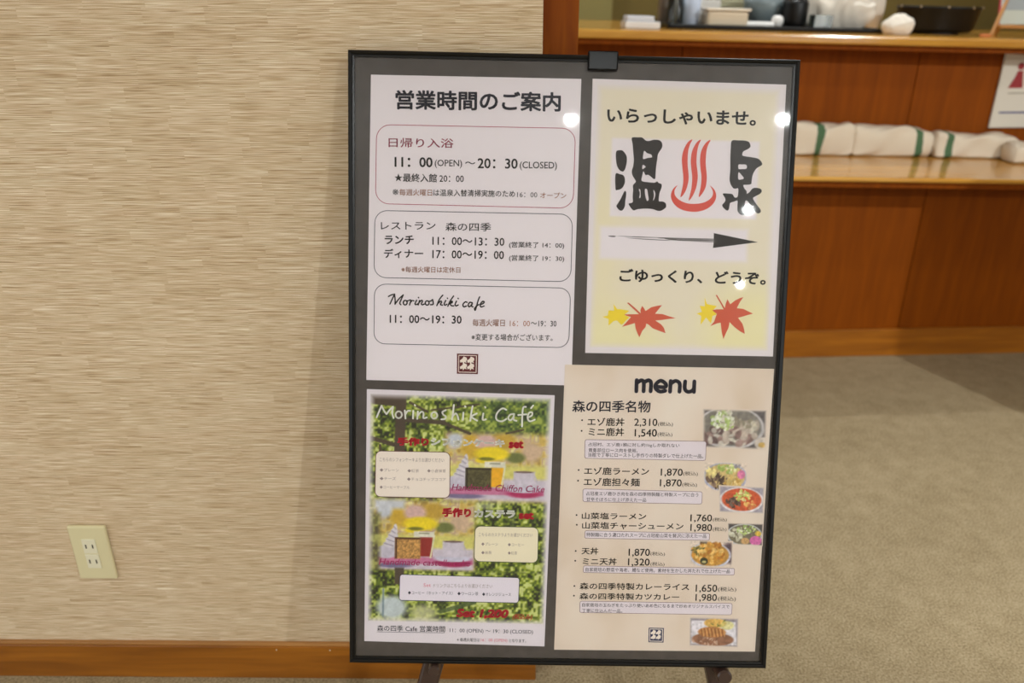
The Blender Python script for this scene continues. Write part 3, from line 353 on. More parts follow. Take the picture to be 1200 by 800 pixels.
def sheet(key, name, label):
    q = LAY['sheets'][key]; z = Z0[key]; bm = bmesh.new()
    n = 6; top = [bm.verts.new((x / 1000, y / 1000, z)) for x, y in q]; bot = [bm.verts.new((x / 1000, y / 1000, z - .0003)) for x, y in q]
    bm.faces.new(top[::-1]); bm.faces.new(bot)
    for i in range(4): bm.faces.new((top[i], top[(i + 1) % 4], bot[(i + 1) % 4], bot[i]))
    bmesh.ops.recalc_face_normals(bm, faces=bm.faces)
    if key == 'menu': m = noise_mat('beige_marbled_paper', [(.25, (214, 192, 168)), (.5, (228, 210, 194)), (.75, (232, 218, 204))], (1, .6, 1), 9, 3, .6, .3)
    else: m = mat('paper_' + key, PAPER[key], .6, .3)
    o = link(name, bm_mesh(bm), m); o.matrix_world = BM.copy(); SHEET[key] = o
    return tag(o, label, 'poster')
sheet('hours', 'opening_hours_notice', 'white notice of opening hours with three outlined boxes in the display frame')
sheet('onsen', 'hot_spring_sign', 'pale yellow sign with big black characters, red steam mark, arrow and maple leaves')
sheet('cafe', 'cafe_flyer', 'flyer with green garden pictures of cake and drinks in the display frame')
sheet('menu', 'menu_sheet', 'beige menu sheet listing dishes and prices beside small food pictures')
# lettering: the built-in font, turned into flat meshes
fc = bpy.data.curves.new('lettering', 'FONT'); fo = bpy.data.objects.new('lettering', fc); C.objects.link(fo); fc.resolution_u = 2
def lettering(s, offset, italic, res=2):
    fc.body = s; fc.offset = offset; fc.shear = italic; fc.resolution_u = res
    dg = bpy.context.evaluated_depsgraph_get(); dg.update()
    return bpy.data.meshes.new_from_object(fo.evaluated_get(dg))
BOXES = {}
for key, (sh, q, rad, lw, lc, fill) in LAY['boxes'].items():
    z = Z0[sh] + .00025; lp = round_quad(q, rad)
    if fill:
        o = link('text_panel', poly_fill([lp], z), INK[fill], SHEET[sh])
        link('outline', pen([lp + [lp[0]]], lw, z + .0001, False), INK[lc], o)
    else:
        o = link('outline', pen([lp + [lp[0]]], lw, z, False), INK[lc], SHEET[sh])
    BOXES[key] = o
for sh, s, x, y, wd, h, ang, wt, col, it, bx, nm in LAY['texts']:
    me = lettering(s, 0, it, 3 if h > 12 else 2)
    d_ = wt + (.012 if h > 8 else .0)
    if d_ > 0:
        bmb = bmesh.new()
        for kx, ky in ((-1, -1), (1, -1), (1, 1), (-1, 1)) + (((0, 1.3), (0, -1.3), (1.3, 0), (-1.3, 0)) if wt > .02 else ()):
            c_ = me.copy(); c_.transform(Matrix.Translation((kx * d_ / 2, ky * d_ / 2, 0))); bmb.from_mesh(c_); bpy.data.meshes.remove(c_)
        me = bm_mesh(bmb)
    co = np.empty(len(me.vertices) * 3, 'f'); me.vertices.foreach_get('co', co); co = co.reshape(-1, 3)
    mn, mx = co.min(0), co.max(0); u = (co[:, 0] - mn[0]) / (mx[0] - mn[0] + 1e-9) * wd; v = (co[:, 1] - mn[1]) / (mx[1] - mn[1] + 1e-9) * h
    z = Z0[sh] + (.0005 if bx else .00035)
    co = np.stack([(x + u * math.cos(ang) - v * math.sin(ang)) / 1000, (y + u * math.sin(ang) + v * math.cos(ang)) / 1000, np.full(len(u), z)], 1)
    me.vertices.foreach_set('co', co.astype('f').ravel()); me.materials.clear()
    par = BOXES[bx] if bx else SHEET[sh]
    link(nm or 'text_line', me, INK[col], par)
bpy.data.objects.remove(fo)
for sh, nm, key, wd, col in (('hours', 'script_title', 'script_title', 1.9, 'ink'), ('cafe', 'flyer_title', 'flyer_title', 2.5, 'white'), ('menu', 'menu_title', 'menu_title', 5.6, 'slate')):
    link('title_text', pen(LAY['strokes'][key], wd, Z0[sh] + .0004), INK[col], SHEET[sh])
link('underline', pen([LAY['underline']], .6, .0008, False), INK['slate'], SHEET['cafe'])
zO = Z0['onsen']
def art(name, key, col, z, sm=True):
    ms = []
    for loops in LAY['art'][key]:
        ms.append(poly_fill([smooth_loop(l) if sm else l for l in loops], z))
    return link(name, merge(ms), INK[col], SHEET['onsen'])
art('brush_character', 'spring_character', 'brush', zO + .0003); art('brush_character', 'source_character', 'brush', zO + .0003)
art('steam_mark', 'flames', 'spring_red', zO + .0003)
art('arrow_head', 'arrow', 'brush', zO + .0003, False); INK['dry'] = mat('ink_dry_brush', (104, 98, 98), .7); art('arrow_shaft', 'shaft', 'dry', zO + .0003)
for a, b in (('yleaf1', 'leaf1'), ('yleaf2', 'leaf2')):
    art('yellow_leaf', a, 'leaf_yellow', zO + .0003, False); art('maple_leaf', b, 'leaf_red', zO + .0004, False)
# square marks with four small leaves
LEAFLET = [(-.30, .02), (-.17, .13), (-.1, .25), (.06, .18), (.08, .06), (.02, 0), (.06, -.1), (-.06, -.06), (-.13, -.17), (-.16, -.06), (-.27, -.1)]
for sh, q, col in LAY['logos']:
    z = Z0[sh] + .0003; o = link('square_mark', poly_fill([q], z), INK[col], SHEET[sh])
    inner = [quad_pt(q, u, v) for u, v in ((.085, .085), (.915, .085), (.915, .915), (.085, .915))]
    link('mark_border', pen([inner + [inner[0]]], 1.0, z + .0001, False), INK['cream'], o)
    for cu, cv in ((.36, .36), (.70, .36), (.36, .68), (.70, .68)):
        link('mark_leaf', poly_fill([[quad_pt(q, cu + a * .9 + .05, cv - b * .9) for a, b in LEAFLET]], z + .0001), INK['cream'], o)

# ---- printed pictures: colour per vertex on a fine grid
class Paint:
    def __init__(s, x0, x1, y0, y1, step=1.0):
        s.nx = int((x1 - x0) / step) + 1; s.ny = int((y1 - y0) / step) + 1
        s.X, s.Y = np.meshgrid(np.linspace(x0, x1, s.nx), np.linspace(y0, y1, s.ny)); s.x0, s.x1, s.y0, s.y1 = x0, x1, y0, y1
        s.c = np.zeros((s.ny, s.nx, 3)) + 200.
    def noise(s, cell, seed):
        r = np.random.default_rng(seed); gx = int((s.x1 - s.x0) / cell) + 3; gy = int((s.y1 - s.y0) / cell) + 3; g = r.random((gy, gx))
        u = (s.X - s.x0) / cell; v = (s.Y - s.y0) / cell; i = u.astype(int); j = v.astype(int); fu = u - i; fv = v - j
        fu = fu * fu * (3 - 2 * fu); fv = fv * fv * (3 - 2 * fv)
        return (g[j, i] * (1 - fu) + g[j, i + 1] * fu) * (1 - fv) + (g[j + 1, i] * (1 - fu) + g[j + 1, i + 1] * fu) * fv
    def mix(s, m, col):
        m = np.clip(m, 0, 1)[..., None]; s.c = s.c * (1 - m) + np.asarray(col, float) * m
    def ell(s, cx, cy, rx, ry, soft=.15, rot=0):
        dx, dy = s.X - cx, s.Y - cy; a, b = dx * math.cos(rot) + dy * math.sin(rot), -dx * math.sin(rot) + dy * math.cos(rot)
        return np.clip((1 - np.sqrt((a / rx) ** 2 + (b / ry) ** 2)) / soft + .5, 0, 1)
    def rect(s, x0, x1, y0, y1, soft=1.0):
        d = np.minimum(np.minimum(s.X - x0, x1 - s.X), np.minimum(s.Y - y0, y1 - s.Y)); return np.clip(d / soft + .5, 0, 1)
    def line(s, x0, y0, x1, y1, w):
        dx, dy = x1 - x0, y1 - y0; t = np.clip(((s.X - x0) * dx + (s.Y - y0) * dy) / (dx * dx + dy * dy), 0, 1)
        return np.clip((w / 2 - np.hypot(s.X - x0 - t * dx, s.Y - y0 - t * dy)) + .5, 0, 1)
    def foliage(s, m, cols, seed, cell=3.0):
        n = s.noise(cell, seed) * .55 + s.noise(cell * 3.5, seed + 1) * .45; n = np.clip((n - .5) * 2.1 + .5, 0, 1)
        k = n * (len(cols) - 1); i = np.clip(k.astype(int), 0, len(cols) - 2); f = (k - i)[..., None]; cc = np.asarray(cols, float)
        s.mixc(m, cc[i] * (1 - f) + cc[i + 1] * f)
    def mixc(s, m, colarr):
        m = np.clip(m, 0, 1)[..., None]; s.c = s.c * (1 - m) + colarr * m
    def mesh(s, quad, z):
        u = (s.X - s.x0) / (s.x1 - s.x0); v = (s.Y - s.y0) / (s.y1 - s.y0); q = np.asarray(quad) / 1000
        P = ((1 - v) * (1 - u))[..., None] * q[0] + ((1 - v) * u)[..., None] * q[1] + (v * u)[..., None] * q[2] + (v * (1 - u))[..., None] * q[3]
        co = np.concatenate([P, np.full(P.shape[:2] + (1,), z)], 2).reshape(-1, 3)
        idx = np.arange(s.nx * s.ny).reshape(s.ny, s.nx)
        f = np.stack([idx[1:, :-1], idx[1:, 1:], idx[:-1, 1:], idx[:-1, :-1]], -1).reshape(-1, 4)
        me = bpy.data.meshes.new('print'); me.vertices.add(len(co)); me.vertices.foreach_set('co', co.ravel())
        me.loops.add(f.size); me.loops.foreach_set('vertex_index', f.ravel()); me.polygons.add(len(f)); me.polygons.foreach_set('loop_start', np.arange(len(f)) * 4)
        me.update(calc_edges=True)
        c = np.clip(s.c / 255, 0, 1); c = np.where(c <= .04045, c / 12.92, ((c + .055) / 1.055) ** 2.4)
        a = me.color_attributes.new('ink', 'FLOAT_COLOR', 'POINT'); a.data.foreach_set('color', np.concatenate([c, np.ones(c.shape[:2] + (1,))], 2).astype('f').ravel())
        return me
MP = attr_mat('printed_colours')
# sign background: cream with white patches behind the brushwork
p = Paint(700, 915, 98, 411, 1.6); p.c[:] = PAPER['onsen']
edge = p.rect(703, 911, 102, 407, 9); p.mix(edge, (230, 218, 196)); p.mix(edge * p.ell(730, 420, 70, 60, .8), (234, 224, 180)); p.mix(edge * p.ell(890, 400, 60, 70, .8), (234, 224, 178)); p.mix(edge * p.ell(705, 300, 26, 90, .9) * .5, (234, 222, 180))
p.mix(p.rect(719, 893, 160, 252, 3), (232, 222, 226)); p.mix(p.rect(708, 884, 264, 303, 6), (232, 222, 226))
link('tinted_background', p.mesh(LAY['onsenbg'], zO + .0001), MP, SHEET['onsen'])
# flyer pictures
p = Paint(434, 643, 461, 729, 1.0)
GR = [(44, 46, 30), (74, 90, 36), (110, 126, 44), (164, 176, 62), (206, 212, 134)]
p.foliage(p.X * 0 + 1, GR, 11, 2.6)
p.foliage(p.rect(560, 645, 460, 508, 12), [(50, 64, 38), (80, 102, 50), (116, 134, 56), (166, 178, 80)], 15, 2.6)
garden = [(170, 140, 78), (214, 182, 96), (206, 190, 130), (196, 160, 140), (226, 214, 150)]
def scene_(dx, dy, x0, x1, y0, y1, juice, cake, crust):
    box_ = p.rect(x0, x1, y0, y1, 8); p.foliage(box_, garden, 121 + int(dx), 4.5)
    p.mix(box_ * p.ell(552 + dx, 518 + dy, 12, 14, .5), (206, 168, 60)); p.mix(box_ * p.ell(590 + dx, 512 + dy, 14, 10, .5), (196, 160, 66))
    p.mix(box_ * p.ell(569 + dx, 514 + dy, 13, 9, .5), (212, 176, 170)); p.mix(box_ * p.ell(533 + dx, 512 + dy, 9, 9, .6), (196, 198, 206))
    p.mix(box_ * p.ell(622 + dx, 524 + dy, 12, 12, .6), (206, 176, 148)); p.mix(box_ * p.ell(604 + dx, 531 + dy, 11, 6, .5), (112, 118, 66))
    p.mix(box_ * p.rect(x0, x1, 540 + dy, 562 + dy, 6), (214, 206, 116))
    y = p.ell(576 + dx, 527 + dy, 20, 8, .4) + p.ell(566 + dx, 535 + dy, 9, 3, .5); p.mix(box_ * np.clip(y, 0, 1), (238, 212, 40)); p.mix(box_ * p.ell(570 + dx, 533 + dy, 9, 2, .6), (120, 118, 40))
    tb = p.rect(x0, x1, 556 + dy, 583 + dy, 4); p.mix(tb * box_, (206, 194, 206)); p.mix(box_ * p.ell(545 + dx, 577 + dy, 22, 3.2, .5), (128, 116, 150))
    p.mix(box_ * p.rect(522 + dx, 638 + dx, 567 + dy, 575 + dy, 2) * .75, (198, 96, 140)); p.mix(box_ * p.ell(615 + dx, 573 + dy, 20, 5, .5), (176, 46, 96))
    p.mix(p.ell(536 + dx, 561 + dy, 13, 8, .2), (200, 192, 206))
    for k, (cy, rx) in enumerate(((552, 9), (547, 7.5), (542, 6), (537, 4), (532, 2))):
        p.mix(p.ell(541 + dx + k * 1.3, cy + dy, rx, 4.2, .3), (214, 206, 214)); p.mix(p.line(541 + dx + k * 1.3 - rx * .8, cy + dy - 1, 541 + dx + k * 1.3 + rx * .3, cy + dy + 2, 1.1), (150, 140, 160))
    p.mix(p.rect(575 + dx, 590 + dx, 536 + dy, 566 + dy, 1), juice); p.mix(p.line(592 + dx, 541 + dy, 588 + dx, 567 + dy, 2), (226, 220, 180)); p.mix(p.rect(568 + dx, 592 + dx, 536 + dy, 543 + dy, 1.5), (224, 220, 204)); p.mix(p.rect(574 + dx, 586 + dx, 537.5 + dy, 539 + dy, 1), (150, 146, 120))
    n = p.noise(1.6, 33)[..., None]
    p.mixc(p.rect(546 + dx, 576 + dx, 544 + dy, 569 + dy, 1.2), np.asarray(cake) * (.78 + .5 * n)); p.mix(p.rect(546 + dx, 576 + dx, 543.5 + dy, 546 + dy, 1), crust); p.mix(p.rect(546 + dx, 548.5 + dx, 544 + dy, 569 + dy, 1), crust)
    p.mix(p.ell(614 + dx, 568 + dy, 22, 4, .3), (204, 200, 216)); p.mix(p.rect(602 + dx, 627 + dx, 547 + dy, 566 + dy, 2.2), (208, 198, 210)); p.mix(p.ell(614 + dx, 547.5 + dy, 11, 1.4, .4), (120, 96, 96)); p.mix(p.line(627 + dx, 552 + dy, 630 + dx, 560 + dy, 1.5), (190, 182, 196))
scene_(0, 0, 520, 646, 503, 583, (238, 176, 40), (84, 78, 50), (52, 44, 34))
p.foliage(p.rect(430, 520, 500, 585, 4), GR, 44, 2.6)
for a in ((470, 461, 468, 545, 12), (467, 468, 440, 466, 14), (472, 490, 520, 492, 5), (518, 492, 550, 504, 3.5), (436, 512, 466, 520, 5), (446, 520, 448, 545, 3), (505, 478, 560, 470, 2), (592, 503, 612, 498, 2), (480, 470, 500, 480, 3)): p.mix(p.line(*a), (80, 66, 54))
scene_(-81, 84, 438, 559, 583, 668, (150, 46, 42), (186, 140, 80), (92, 56, 36))
p.mix(p.rect(440, 476, 583, 594, 6), (206, 206, 212)); p.foliage(p.rect(430, 447, 600, 680, 6), [(92, 84, 64), (120, 116, 70), (170, 168, 96)], 51, 3)
p.foliage(p.rect(430, 650, 667, 740, 5), GR, 61, 2.6); p.mix(p.rect(465, 476, 664, 684, 2), (84, 72, 60)); p.mix(p.rect(560, 580, 585, 592, 3) * .5, (226, 226, 190))
p.mix(p.ell(462, 712, 18, 14, .5), (196, 204, 206)); p.mix(p.line(452, 690, 452, 722, 2), (120, 140, 150)); p.mix(p.ell(500, 718, 16, 10, .8) * .8, (210, 208, 160)); p.mix(p.line(520, 716, 560, 704, 5) * .8, (78, 96, 56))
p.mix(p.rect(600, 606, 600, 612, 2) * .4, (80, 90, 70))
gn = p.noise(2.2, 77)[..., None] * .5 + p.noise(5, 78)[..., None] * .5; p.c = p.c * (.92 + .15 * gn)
edge = p.rect(437, 640, 464, 726, 7) ; edge = 1 - edge; p.mix(edge, PAPER['cafe'])
link('garden_picture', p.mesh(LAY['flyer'], Z0['cafe'] + .0001), MP, SHEET['cafe'])
# food pictures on the menu
def food(kind, q, seed):
    p = Paint(0, 100, 0, 62, 1.4); n1 = p.noise(4, seed); n2 = p.noise(8, seed + 1)
    p.c[:] = (176, 164, 166)
    def bowl(cx, cy, rx, ry, rim, fill): p.mix(p.ell(cx, cy, rx, ry, .06), rim); p.mix(p.ell(cx, cy - 1, rx * .9, ry * .88, .1), fill)
    def clumps(n, cx, cy, rx, ry, cols, r0, r1, sd):
        r = np.random.default_rng(sd)
        for i in range(n):
            a, d = r.random() * 6.3, math.sqrt(r.random()); c = cols[r.integers(len(cols))]
            p.mix(p.ell(cx + math.cos(a) * d * rx, cy + math.sin(a) * d * ry, r0 + r.random() * r1, (r0 + r.random() * r1) * .6, .5, r.random() * 3) * .9, c)
    if kind == 'bowl':
        p.c[:] = (92, 86, 88); p.mix(p.rect(80, 101, 20, 50, 3), (120, 112, 112)); bowl(44, 29, 52, 33, (196, 190, 190), (112, 108, 104)); p.mix(p.ell(44, 27, 46, 28, .1), (130, 124, 116))
        clumps(30, 58, 26, 26, 10, [(176, 160, 146), (150, 140, 120), (206, 196, 176)], 4, 5, 9); clumps(34, 24, 42, 22, 12, [(122, 94, 92), (150, 120, 114), (96, 74, 74), (206, 196, 184)], 4, 6, 1); clumps(30, 58, 43, 24, 13, [(160, 130, 124), (202, 186, 172), (126, 98, 94), (220, 212, 196)], 4, 6, 2)
        clumps(70, 33, 18, 19, 15, [(206, 214, 170), (168, 188, 110), (232, 232, 214), (214, 206, 190)], 1.5, 4, 3); p.mix(p.ell(95, 52, 14, 10, .2), (208, 196, 186)); p.mix(p.ell(93, 54, 6, 4, .4), (206, 170, 96))
    elif kind == 'noodles':
        p.c[:] = PAPER['menu']; bowl(50, 32, 50, 30, (176, 176, 200), (206, 180, 120)); clumps(40, 30, 40, 24, 16, [(96, 72, 64), (124, 98, 84), (150, 122, 104), (74, 56, 50)], 2, 4, 4)
        clumps(30, 66, 44, 22, 14, [(214, 182, 110), (236, 212, 150), (196, 156, 80)], 2, 5, 5); clumps(26, 54, 14, 22, 9, [(196, 210, 130), (156, 178, 90), (228, 228, 180)], 2, 4, 6); clumps(10, 24, 22, 14, 8, [(240, 222, 150)], 3, 4, 7); p.mix(p.ell(86, 26, 9, 9, .2), (222, 130, 170)); clumps(8, 78, 8, 10, 4, [(150, 144, 150)], 2, 3, 8)
    elif kind == 'red':
        p.c[:] = (168, 160, 172); bowl(50, 32, 48, 29, (226, 220, 222), (206, 92, 56)); clumps(36, 32, 38, 16, 12, [(96, 78, 70), (120, 100, 88), (74, 62, 58)], 2, 3, 4)
        clumps(40, 52, 22, 18, 13, [(200, 214, 120), (224, 226, 160), (170, 192, 90), (236, 206, 130)], 2, 3, 5); clumps(18, 68, 42, 12, 9, [(230, 190, 110), (214, 130, 80)], 2, 3, 6)
    elif kind == 'greens':
        p.c[:] = (84, 78, 78); bowl(48, 34, 50, 32, (196, 196, 200), (124, 116, 96)); clumps(14, 24, 32, 16, 16, [(226, 222, 206), (206, 200, 176)], 4, 5, 1); clumps(46, 52, 18, 26, 14, [(190, 206, 130), (150, 174, 96), (226, 230, 196)], 1.5, 4, 2)
        p.mix(p.ell(80, 48, 17, 13, .2), (214, 110, 170)); p.mix(p.ell(50, 50, 12, 9, .3), (206, 164, 110)); p.mix(p.ell(86, 28, 9, 7, .3), (224, 190, 80))
    elif kind == 'tempura':
        p.c[:] = PAPER['menu']; p.mix(p.ell(92, 28, 20, 24, .4), (96, 78, 84)); bowl(48, 34, 48, 30, (206, 204, 220), (196, 146, 70)); clumps(60, 46, 28, 40, 24, [(226, 174, 84), (206, 146, 60), (240, 200, 120), (180, 116, 48)], 3, 6, 3)
        clumps(12, 18, 22, 16, 14, [(90, 84, 48), (140, 130, 70)], 2, 3, 4); p.mix(p.ell(34, 48, 9, 8, .3), (60, 60, 44)); p.mix(p.ell(34, 50, 5, 3, .3), (190, 180, 120)); p.mix(p.rect(24, 40, 2, 8, 2) * .7, (70, 60, 50))
    else:
        p.c[:] = (150, 140, 150); a = np.clip((p.Y - 6 - p.X * .02) / 2, 0, 1) * np.clip((96 - p.X) / 3 + (p.Y - 30) * .02, 0, 1) * np.clip((p.X - 3) / 3, 0, 1) * np.clip((58 + p.X * .0 - p.Y) / 2, 0, 1); p.mix(a, (224, 218, 224))
        p.mix(p.ell(48, 46, 42, 14, .12), (150, 104, 80)); clumps(20, 34, 50, 26, 8, [(176, 136, 112), (134, 92, 70), (196, 160, 136)], 2, 3, 1); p.mix(p.ell(52, 12, 22, 10, .2), (214, 170, 90)); clumps(18, 56, 12, 20, 7, [(196, 130, 60), (222, 182, 100), (110, 120, 60)], 2, 3, 2)
        p.mix(p.ell(46, 31, 28, 11, .15), (190, 130, 76))
        for k in range(7): p.mix(p.line(24 + k * 7, 24, 27 + k * 7, 40, 1.6), (136, 84, 48)); p.mix(p.line(27 + k * 7, 24, 30 + k * 7, 40, 1.6), (214, 160, 100))
        p.mix(p.ell(76, 16, 14, 9, .3) * .7, (224, 214, 130))
    p.mixc(p.X * 0 + .35, p.c * (.7 + .6 * n1[..., None]))
    p.mix(1 - p.rect(3, 97, 3, 59, 4), PAPER['menu'])
    link('dish_picture', p.mesh(q, Z0['menu'] + .0001 + seed * .00001), MP, SHEET['menu'])
for i, (k, q) in enumerate(LAY['photos']): food(k, q, i + 1)

# ---------------------------------------------------------------- reception counter (own frame: u along, v away, z; its top falls slightly to the right)
CY, CT, CO = .05, .025, Vector((1.0, 2.69, 0))
def cw(u, v, z): return Vector((CO.x + u * math.cos(CY) - v * math.sin(CY), CO.y + u * math.sin(CY) + v * math.cos(CY), z - CT * u))
counter = thing('reception_counter', 'brown wooden reception counter with a high top and a lower glossy shelf', 'counter', CO, CY)
def shear(me, k=CT):
    for v in me.vertices: v.co.z -= k * v.co.x
    return me
U0, U1 = -1.05, 2.3
link('upper_top', shear(box(U0, U1, .2, 1.15, 1.088, 1.118, .007, 3)), WOOD_TOP, counter)
link('upper_shade_rail', shear(box(U0, U1, .222, .33, 1.070, 1.0875, .002, 1)), WOOD_PANEL, counter)  # darker set-back rail added for the shadow band under the lip
link('lower_shelf', shear(box(U0, U1, -.137, .33, .690, .705, .006, 3)), WOOD_TOP, counter)
link('lower_shade_rail', shear(box(U0, U1, -.118, .012, .668, .6895, .002, 1)), WOOD_PANEL, counter)  # darker rail added to stand for the shelf's shaded front edge
seams_up = [-1.05, -.38, .4875, 1.36, 2.3]; seams_lo = [-1.05, -.44, .4365, 1.31, 2.3]
for a, b in zip(seams_up, seams_up[1:]): link('upper_panel', shear(box(a + .0015, b - .0015, .325, .345, .70, 1.08, .0012, 1)), WOOD_PANEL, counter)
for a, b in zip(seams_lo, seams_lo[1:]): link('lower_panel', shear(box(a + .0015, b - .0015, .016, .035, .1, .673, .0012, 1)), WOOD_PANEL, counter)
link('carcass', shear(box(U0 + .02, U1 - .02, .347, 1.0, .0, 1.077)), mat('carcass_dark', (60, 34, 16), .7), counter)
link('lower_carcass', shear(box(U0 + .02, U1 - .02, .037, .344, .0, .67)), mat('carcass_dark', (60, 34, 16), .7), counter)
link('skirting_board', box(U0, U1, .0, .016, 0, .107, .002, 1), wood('counter_skirting_wood', (136, 76, 10), (170, 102, 20), 'x'), counter)

# info sign fixed on the upper panel
sg = thing('info_sign', 'white sign with a red figure and a blue line on the counter front', 'sign', cw(.80, .318, .70), CY)
WH = mat('sign_white', (214, 206, 192), .5)
link('sign_panel', box(-.002, .30, -.004, .004, .104, .372, .001, 1), WH, sg)
REDM = mat('sign_red', (150, 36, 40), .6)
dot = lathe([(.0005, 0), (.0125, 0), (.0125, .0008), (.0005, .0008)], 24); dot.transform(Matrix.Rotation(math.pi / 2, 4, 'X')); dot.transform(Matrix.Translation((.066, -.0042, .322)))
link('figure_head', dot, REDM, sg)
bm = bmesh.new(); pts = [(.057, .306), (.077, .306), (.080, .292), (.090, .246), (.034, .246), (.052, .285)]
vs = [bm.verts.new((x, -.0048, z)) for x, z in pts]; bm.faces.new(vs); vs2 = [bm.verts.new((x, -.0041, z)) for x, z in pts]; bm.faces.new(vs2[::-1])
for i in range(len(pts)): bm.faces.new((vs[i], vs2[i], vs2[(i + 1) % len(pts)], vs[(i + 1) % len(pts)]))
link('figure_body', bm_mesh(bm), REDM, sg)
link('blue_line', box(.022, .27, -.0048, -.0041, .156, .162), mat('sign_blue', (54, 60, 120), .6), sg)
link('grey_line', box(.04, .20, -.0048, -.0041, .226, .230), mat('sign_grey', (150, 140, 120), .6), sg)

# folded towels on the lower shelf
def towel(name, label, u0, u1, v0, v1, h, stripes, seed, sag=.0, rz=0.0):
    r = np.random.default_rng(seed); nu, nv = 60, 28; bm = bmesh.new(); Lx = u1 - u0; W = v1 - v0; rings = []
    ph = r.random(6) * 6.3
    for i in range(nu + 1):
        x = i / nu; row_ = []
        hh = h * (1 - sag * x) * (1 - .10 * abs(math.sin(2.6 * x + ph[0]))) 
        endf = min(1, math.sqrt(min(x, 1 - x) * 18 + .05))
        for j in range(nv):
            a = 2 * math.pi * j / nv; c, s = math.cos(a), math.sin(a); e = .36
            yy = math.copysign(abs(c) ** e, c) * W / 2 * (.93 + .07 * endf); zz = math.copysign(abs(s) ** e, s) * hh / 2 * (.86 + .14 * endf)
            w_ = .0035 * math.sin(7 * x * Lx / .2 + 3 * a + ph[1]) + .002 * math.sin(19 * x + 5 * a + ph[2]) + .003 * math.sin(zz / .016 + ph[3] + 2 * x)
            row_.append(bm.verts.new((x * Lx, yy + w_ * (c), hh / 2 + zz * 1.0 + (w_ if s > 0 else 0))))
        rings.append(row_)
    for a, b in zip(rings, rings[1:]):
        for j in range(nv): bm.faces.new((a[j], a[(j + 1) % nv], b[(j + 1) % nv], b[j]))
    bm.faces.new(rings[0][::-1]); bm.faces.new(rings[-1]); bmesh.ops.recalc_face_normals(bm, faces=bm.faces)
    zmin = min(v.co.z for v in bm.verts)
    for v in bm.verts: v.co.z -= zmin - .0005; v.co.z -= CT * v.co.x
    m = mat('towel_cotton_%d' % seed, (226, 214, 196), .95, .1); N, L, pr = nodes(m); tc = N.new('ShaderNodeTexCoord'); sp = N.new('ShaderNodeSeparateXYZ'); L.new(tc.outputs['Object'], sp.inputs[0])
    prev = None; wob = N.new('ShaderNodeTexNoise'); wob.inputs['Scale'].default_value = 9; L.new(tc.outputs['Object'], wob.inputs['Vector'])
    ad = N.new('ShaderNodeMath'); ad.operation = 'MULTIPLY_ADD'; L.new(wob.outputs[0], ad.inputs[0]); ad.inputs[1].default_value = .03; L.new(sp.outputs[0], ad.inputs[2])
    mx = None
    for sx in stripes:
        c_ = N.new('ShaderNodeMath'); c_.operation = 'COMPARE'; L.new(ad.outputs[0], c_.inputs[0]); c_.inputs[1].default_value = sx - u0 + .015; c_.inputs[2].default_value = .013
        if mx is None: mx = c_.outputs[0]
        else:
            k = N.new('ShaderNodeMath'); k.operation = 'MAXIMUM'; L.new(mx, k.inputs[0]); L.new(c_.outputs[0], k.inputs[1]); mx = k.outputs[0]
    mc = N.new('ShaderNodeMix'); mc.data_type = 'RGBA'; mc.inputs[6].default_value = (*lin((222, 208, 188)), 1); mc.inputs[7].default_value = (*lin((84, 112, 82)), 1)
    if mx is not None: L.new(mx, mc.inputs[0])
    else: mc.inputs[0].default_value = 0
    L.new(mc.outputs[2], pr.inputs['Base Color'])
    o = link(name, bm_mesh(bm), m, smooth=True); o.location = cw(u0, (v0 + v1) / 2, .705); o.rotation_euler = (0, 0, CY + rz)
    return tag(o, label, 'towel', 'white towels on the lower shelf')
towel('folded_towel', 'thick folded white towel with one green stripe beside the poster frame', -.005, .250, .226, .318, .122, [.125], 1)
towel('folded_towel', 'folded white towel with a green stripe at its right end, under the panel seam', .254, .545, .228, .318, .118, [.495], 2, .12)
towel('folded_towel', 'lower folded white towel with a dark green stripe at its left end', .562, .86, .222, .314, .094, [.610], 3, .15)
towel('folded_towel', 'plain white folded towel at the right end of the towel row', .80, 1.12, .13, .215, .066, [], 4, .0)

# things on the counter top
ZT = 1.118
def tilt(o): o.rotation_euler = (0, math.atan(CT), CY); return o
def on_top(name, label, cat, u, v, rz=0, group=None): return tilt(thing(name, label, cat, cw(u, v, ZT + .0006), CY + rz, group))
WHT = mat('white_glaze', (228, 226, 224), .25); GLZ = mat('grey_glaze', (112, 124, 128), .35); BLKP = mat('black_lacquer', (10, 10, 10), .4, .3); LID = mat('beige_plastic_box', (214, 198, 172), .4); BLU = mat('bluish_plastic', (168, 176, 192), .4)
t = on_top('note_block', 'small block of white paper slips at the left end of the counter top', 'paper', -.53, .36)
link('lower_stack', box(-.062, .062, -.045, .045, 0, .022, .003), WHT, t); link('upper_stack', box(-.055, .04, -.04, .042, .0222, .040, .003), mat('white_paper_2', (210, 214, 224), .5), t)
tray = on_top('serving_tray', 'long black lacquered tray full of cups and bowls on the counter top', 'tray', -.05, .56)
trm = box(-.37, .42, -.17, .27, 0, .006, .0025)
link('tray_base', trm, BLKP, tray); link('tray_rim', merge([box(-.37, .42, -.175, -.165, .004, .016, .003), box(-.37, .42, .265, .275, .004, .016, .003), box(-.375, -.365, -.17, .27, .004, .016, .003), box(.415, .425, -.17, .27, .004, .016, .003)]), BLKP, tray)
ZB = ZT + .0075
def in_tray(name, label, cat, u, v, rz=0, group=None): return tilt(thing(name, label, cat, cw(u, v, ZB), CY + rz, group))
def obj_in(name, label, cat, u, v, me, m, rz=0, group=None, smooth=True, z=ZB):
    o = link(name, me, m, smooth=smooth); o.location = cw(u, v, z); tilt(o); return tag(o, label, cat, group)
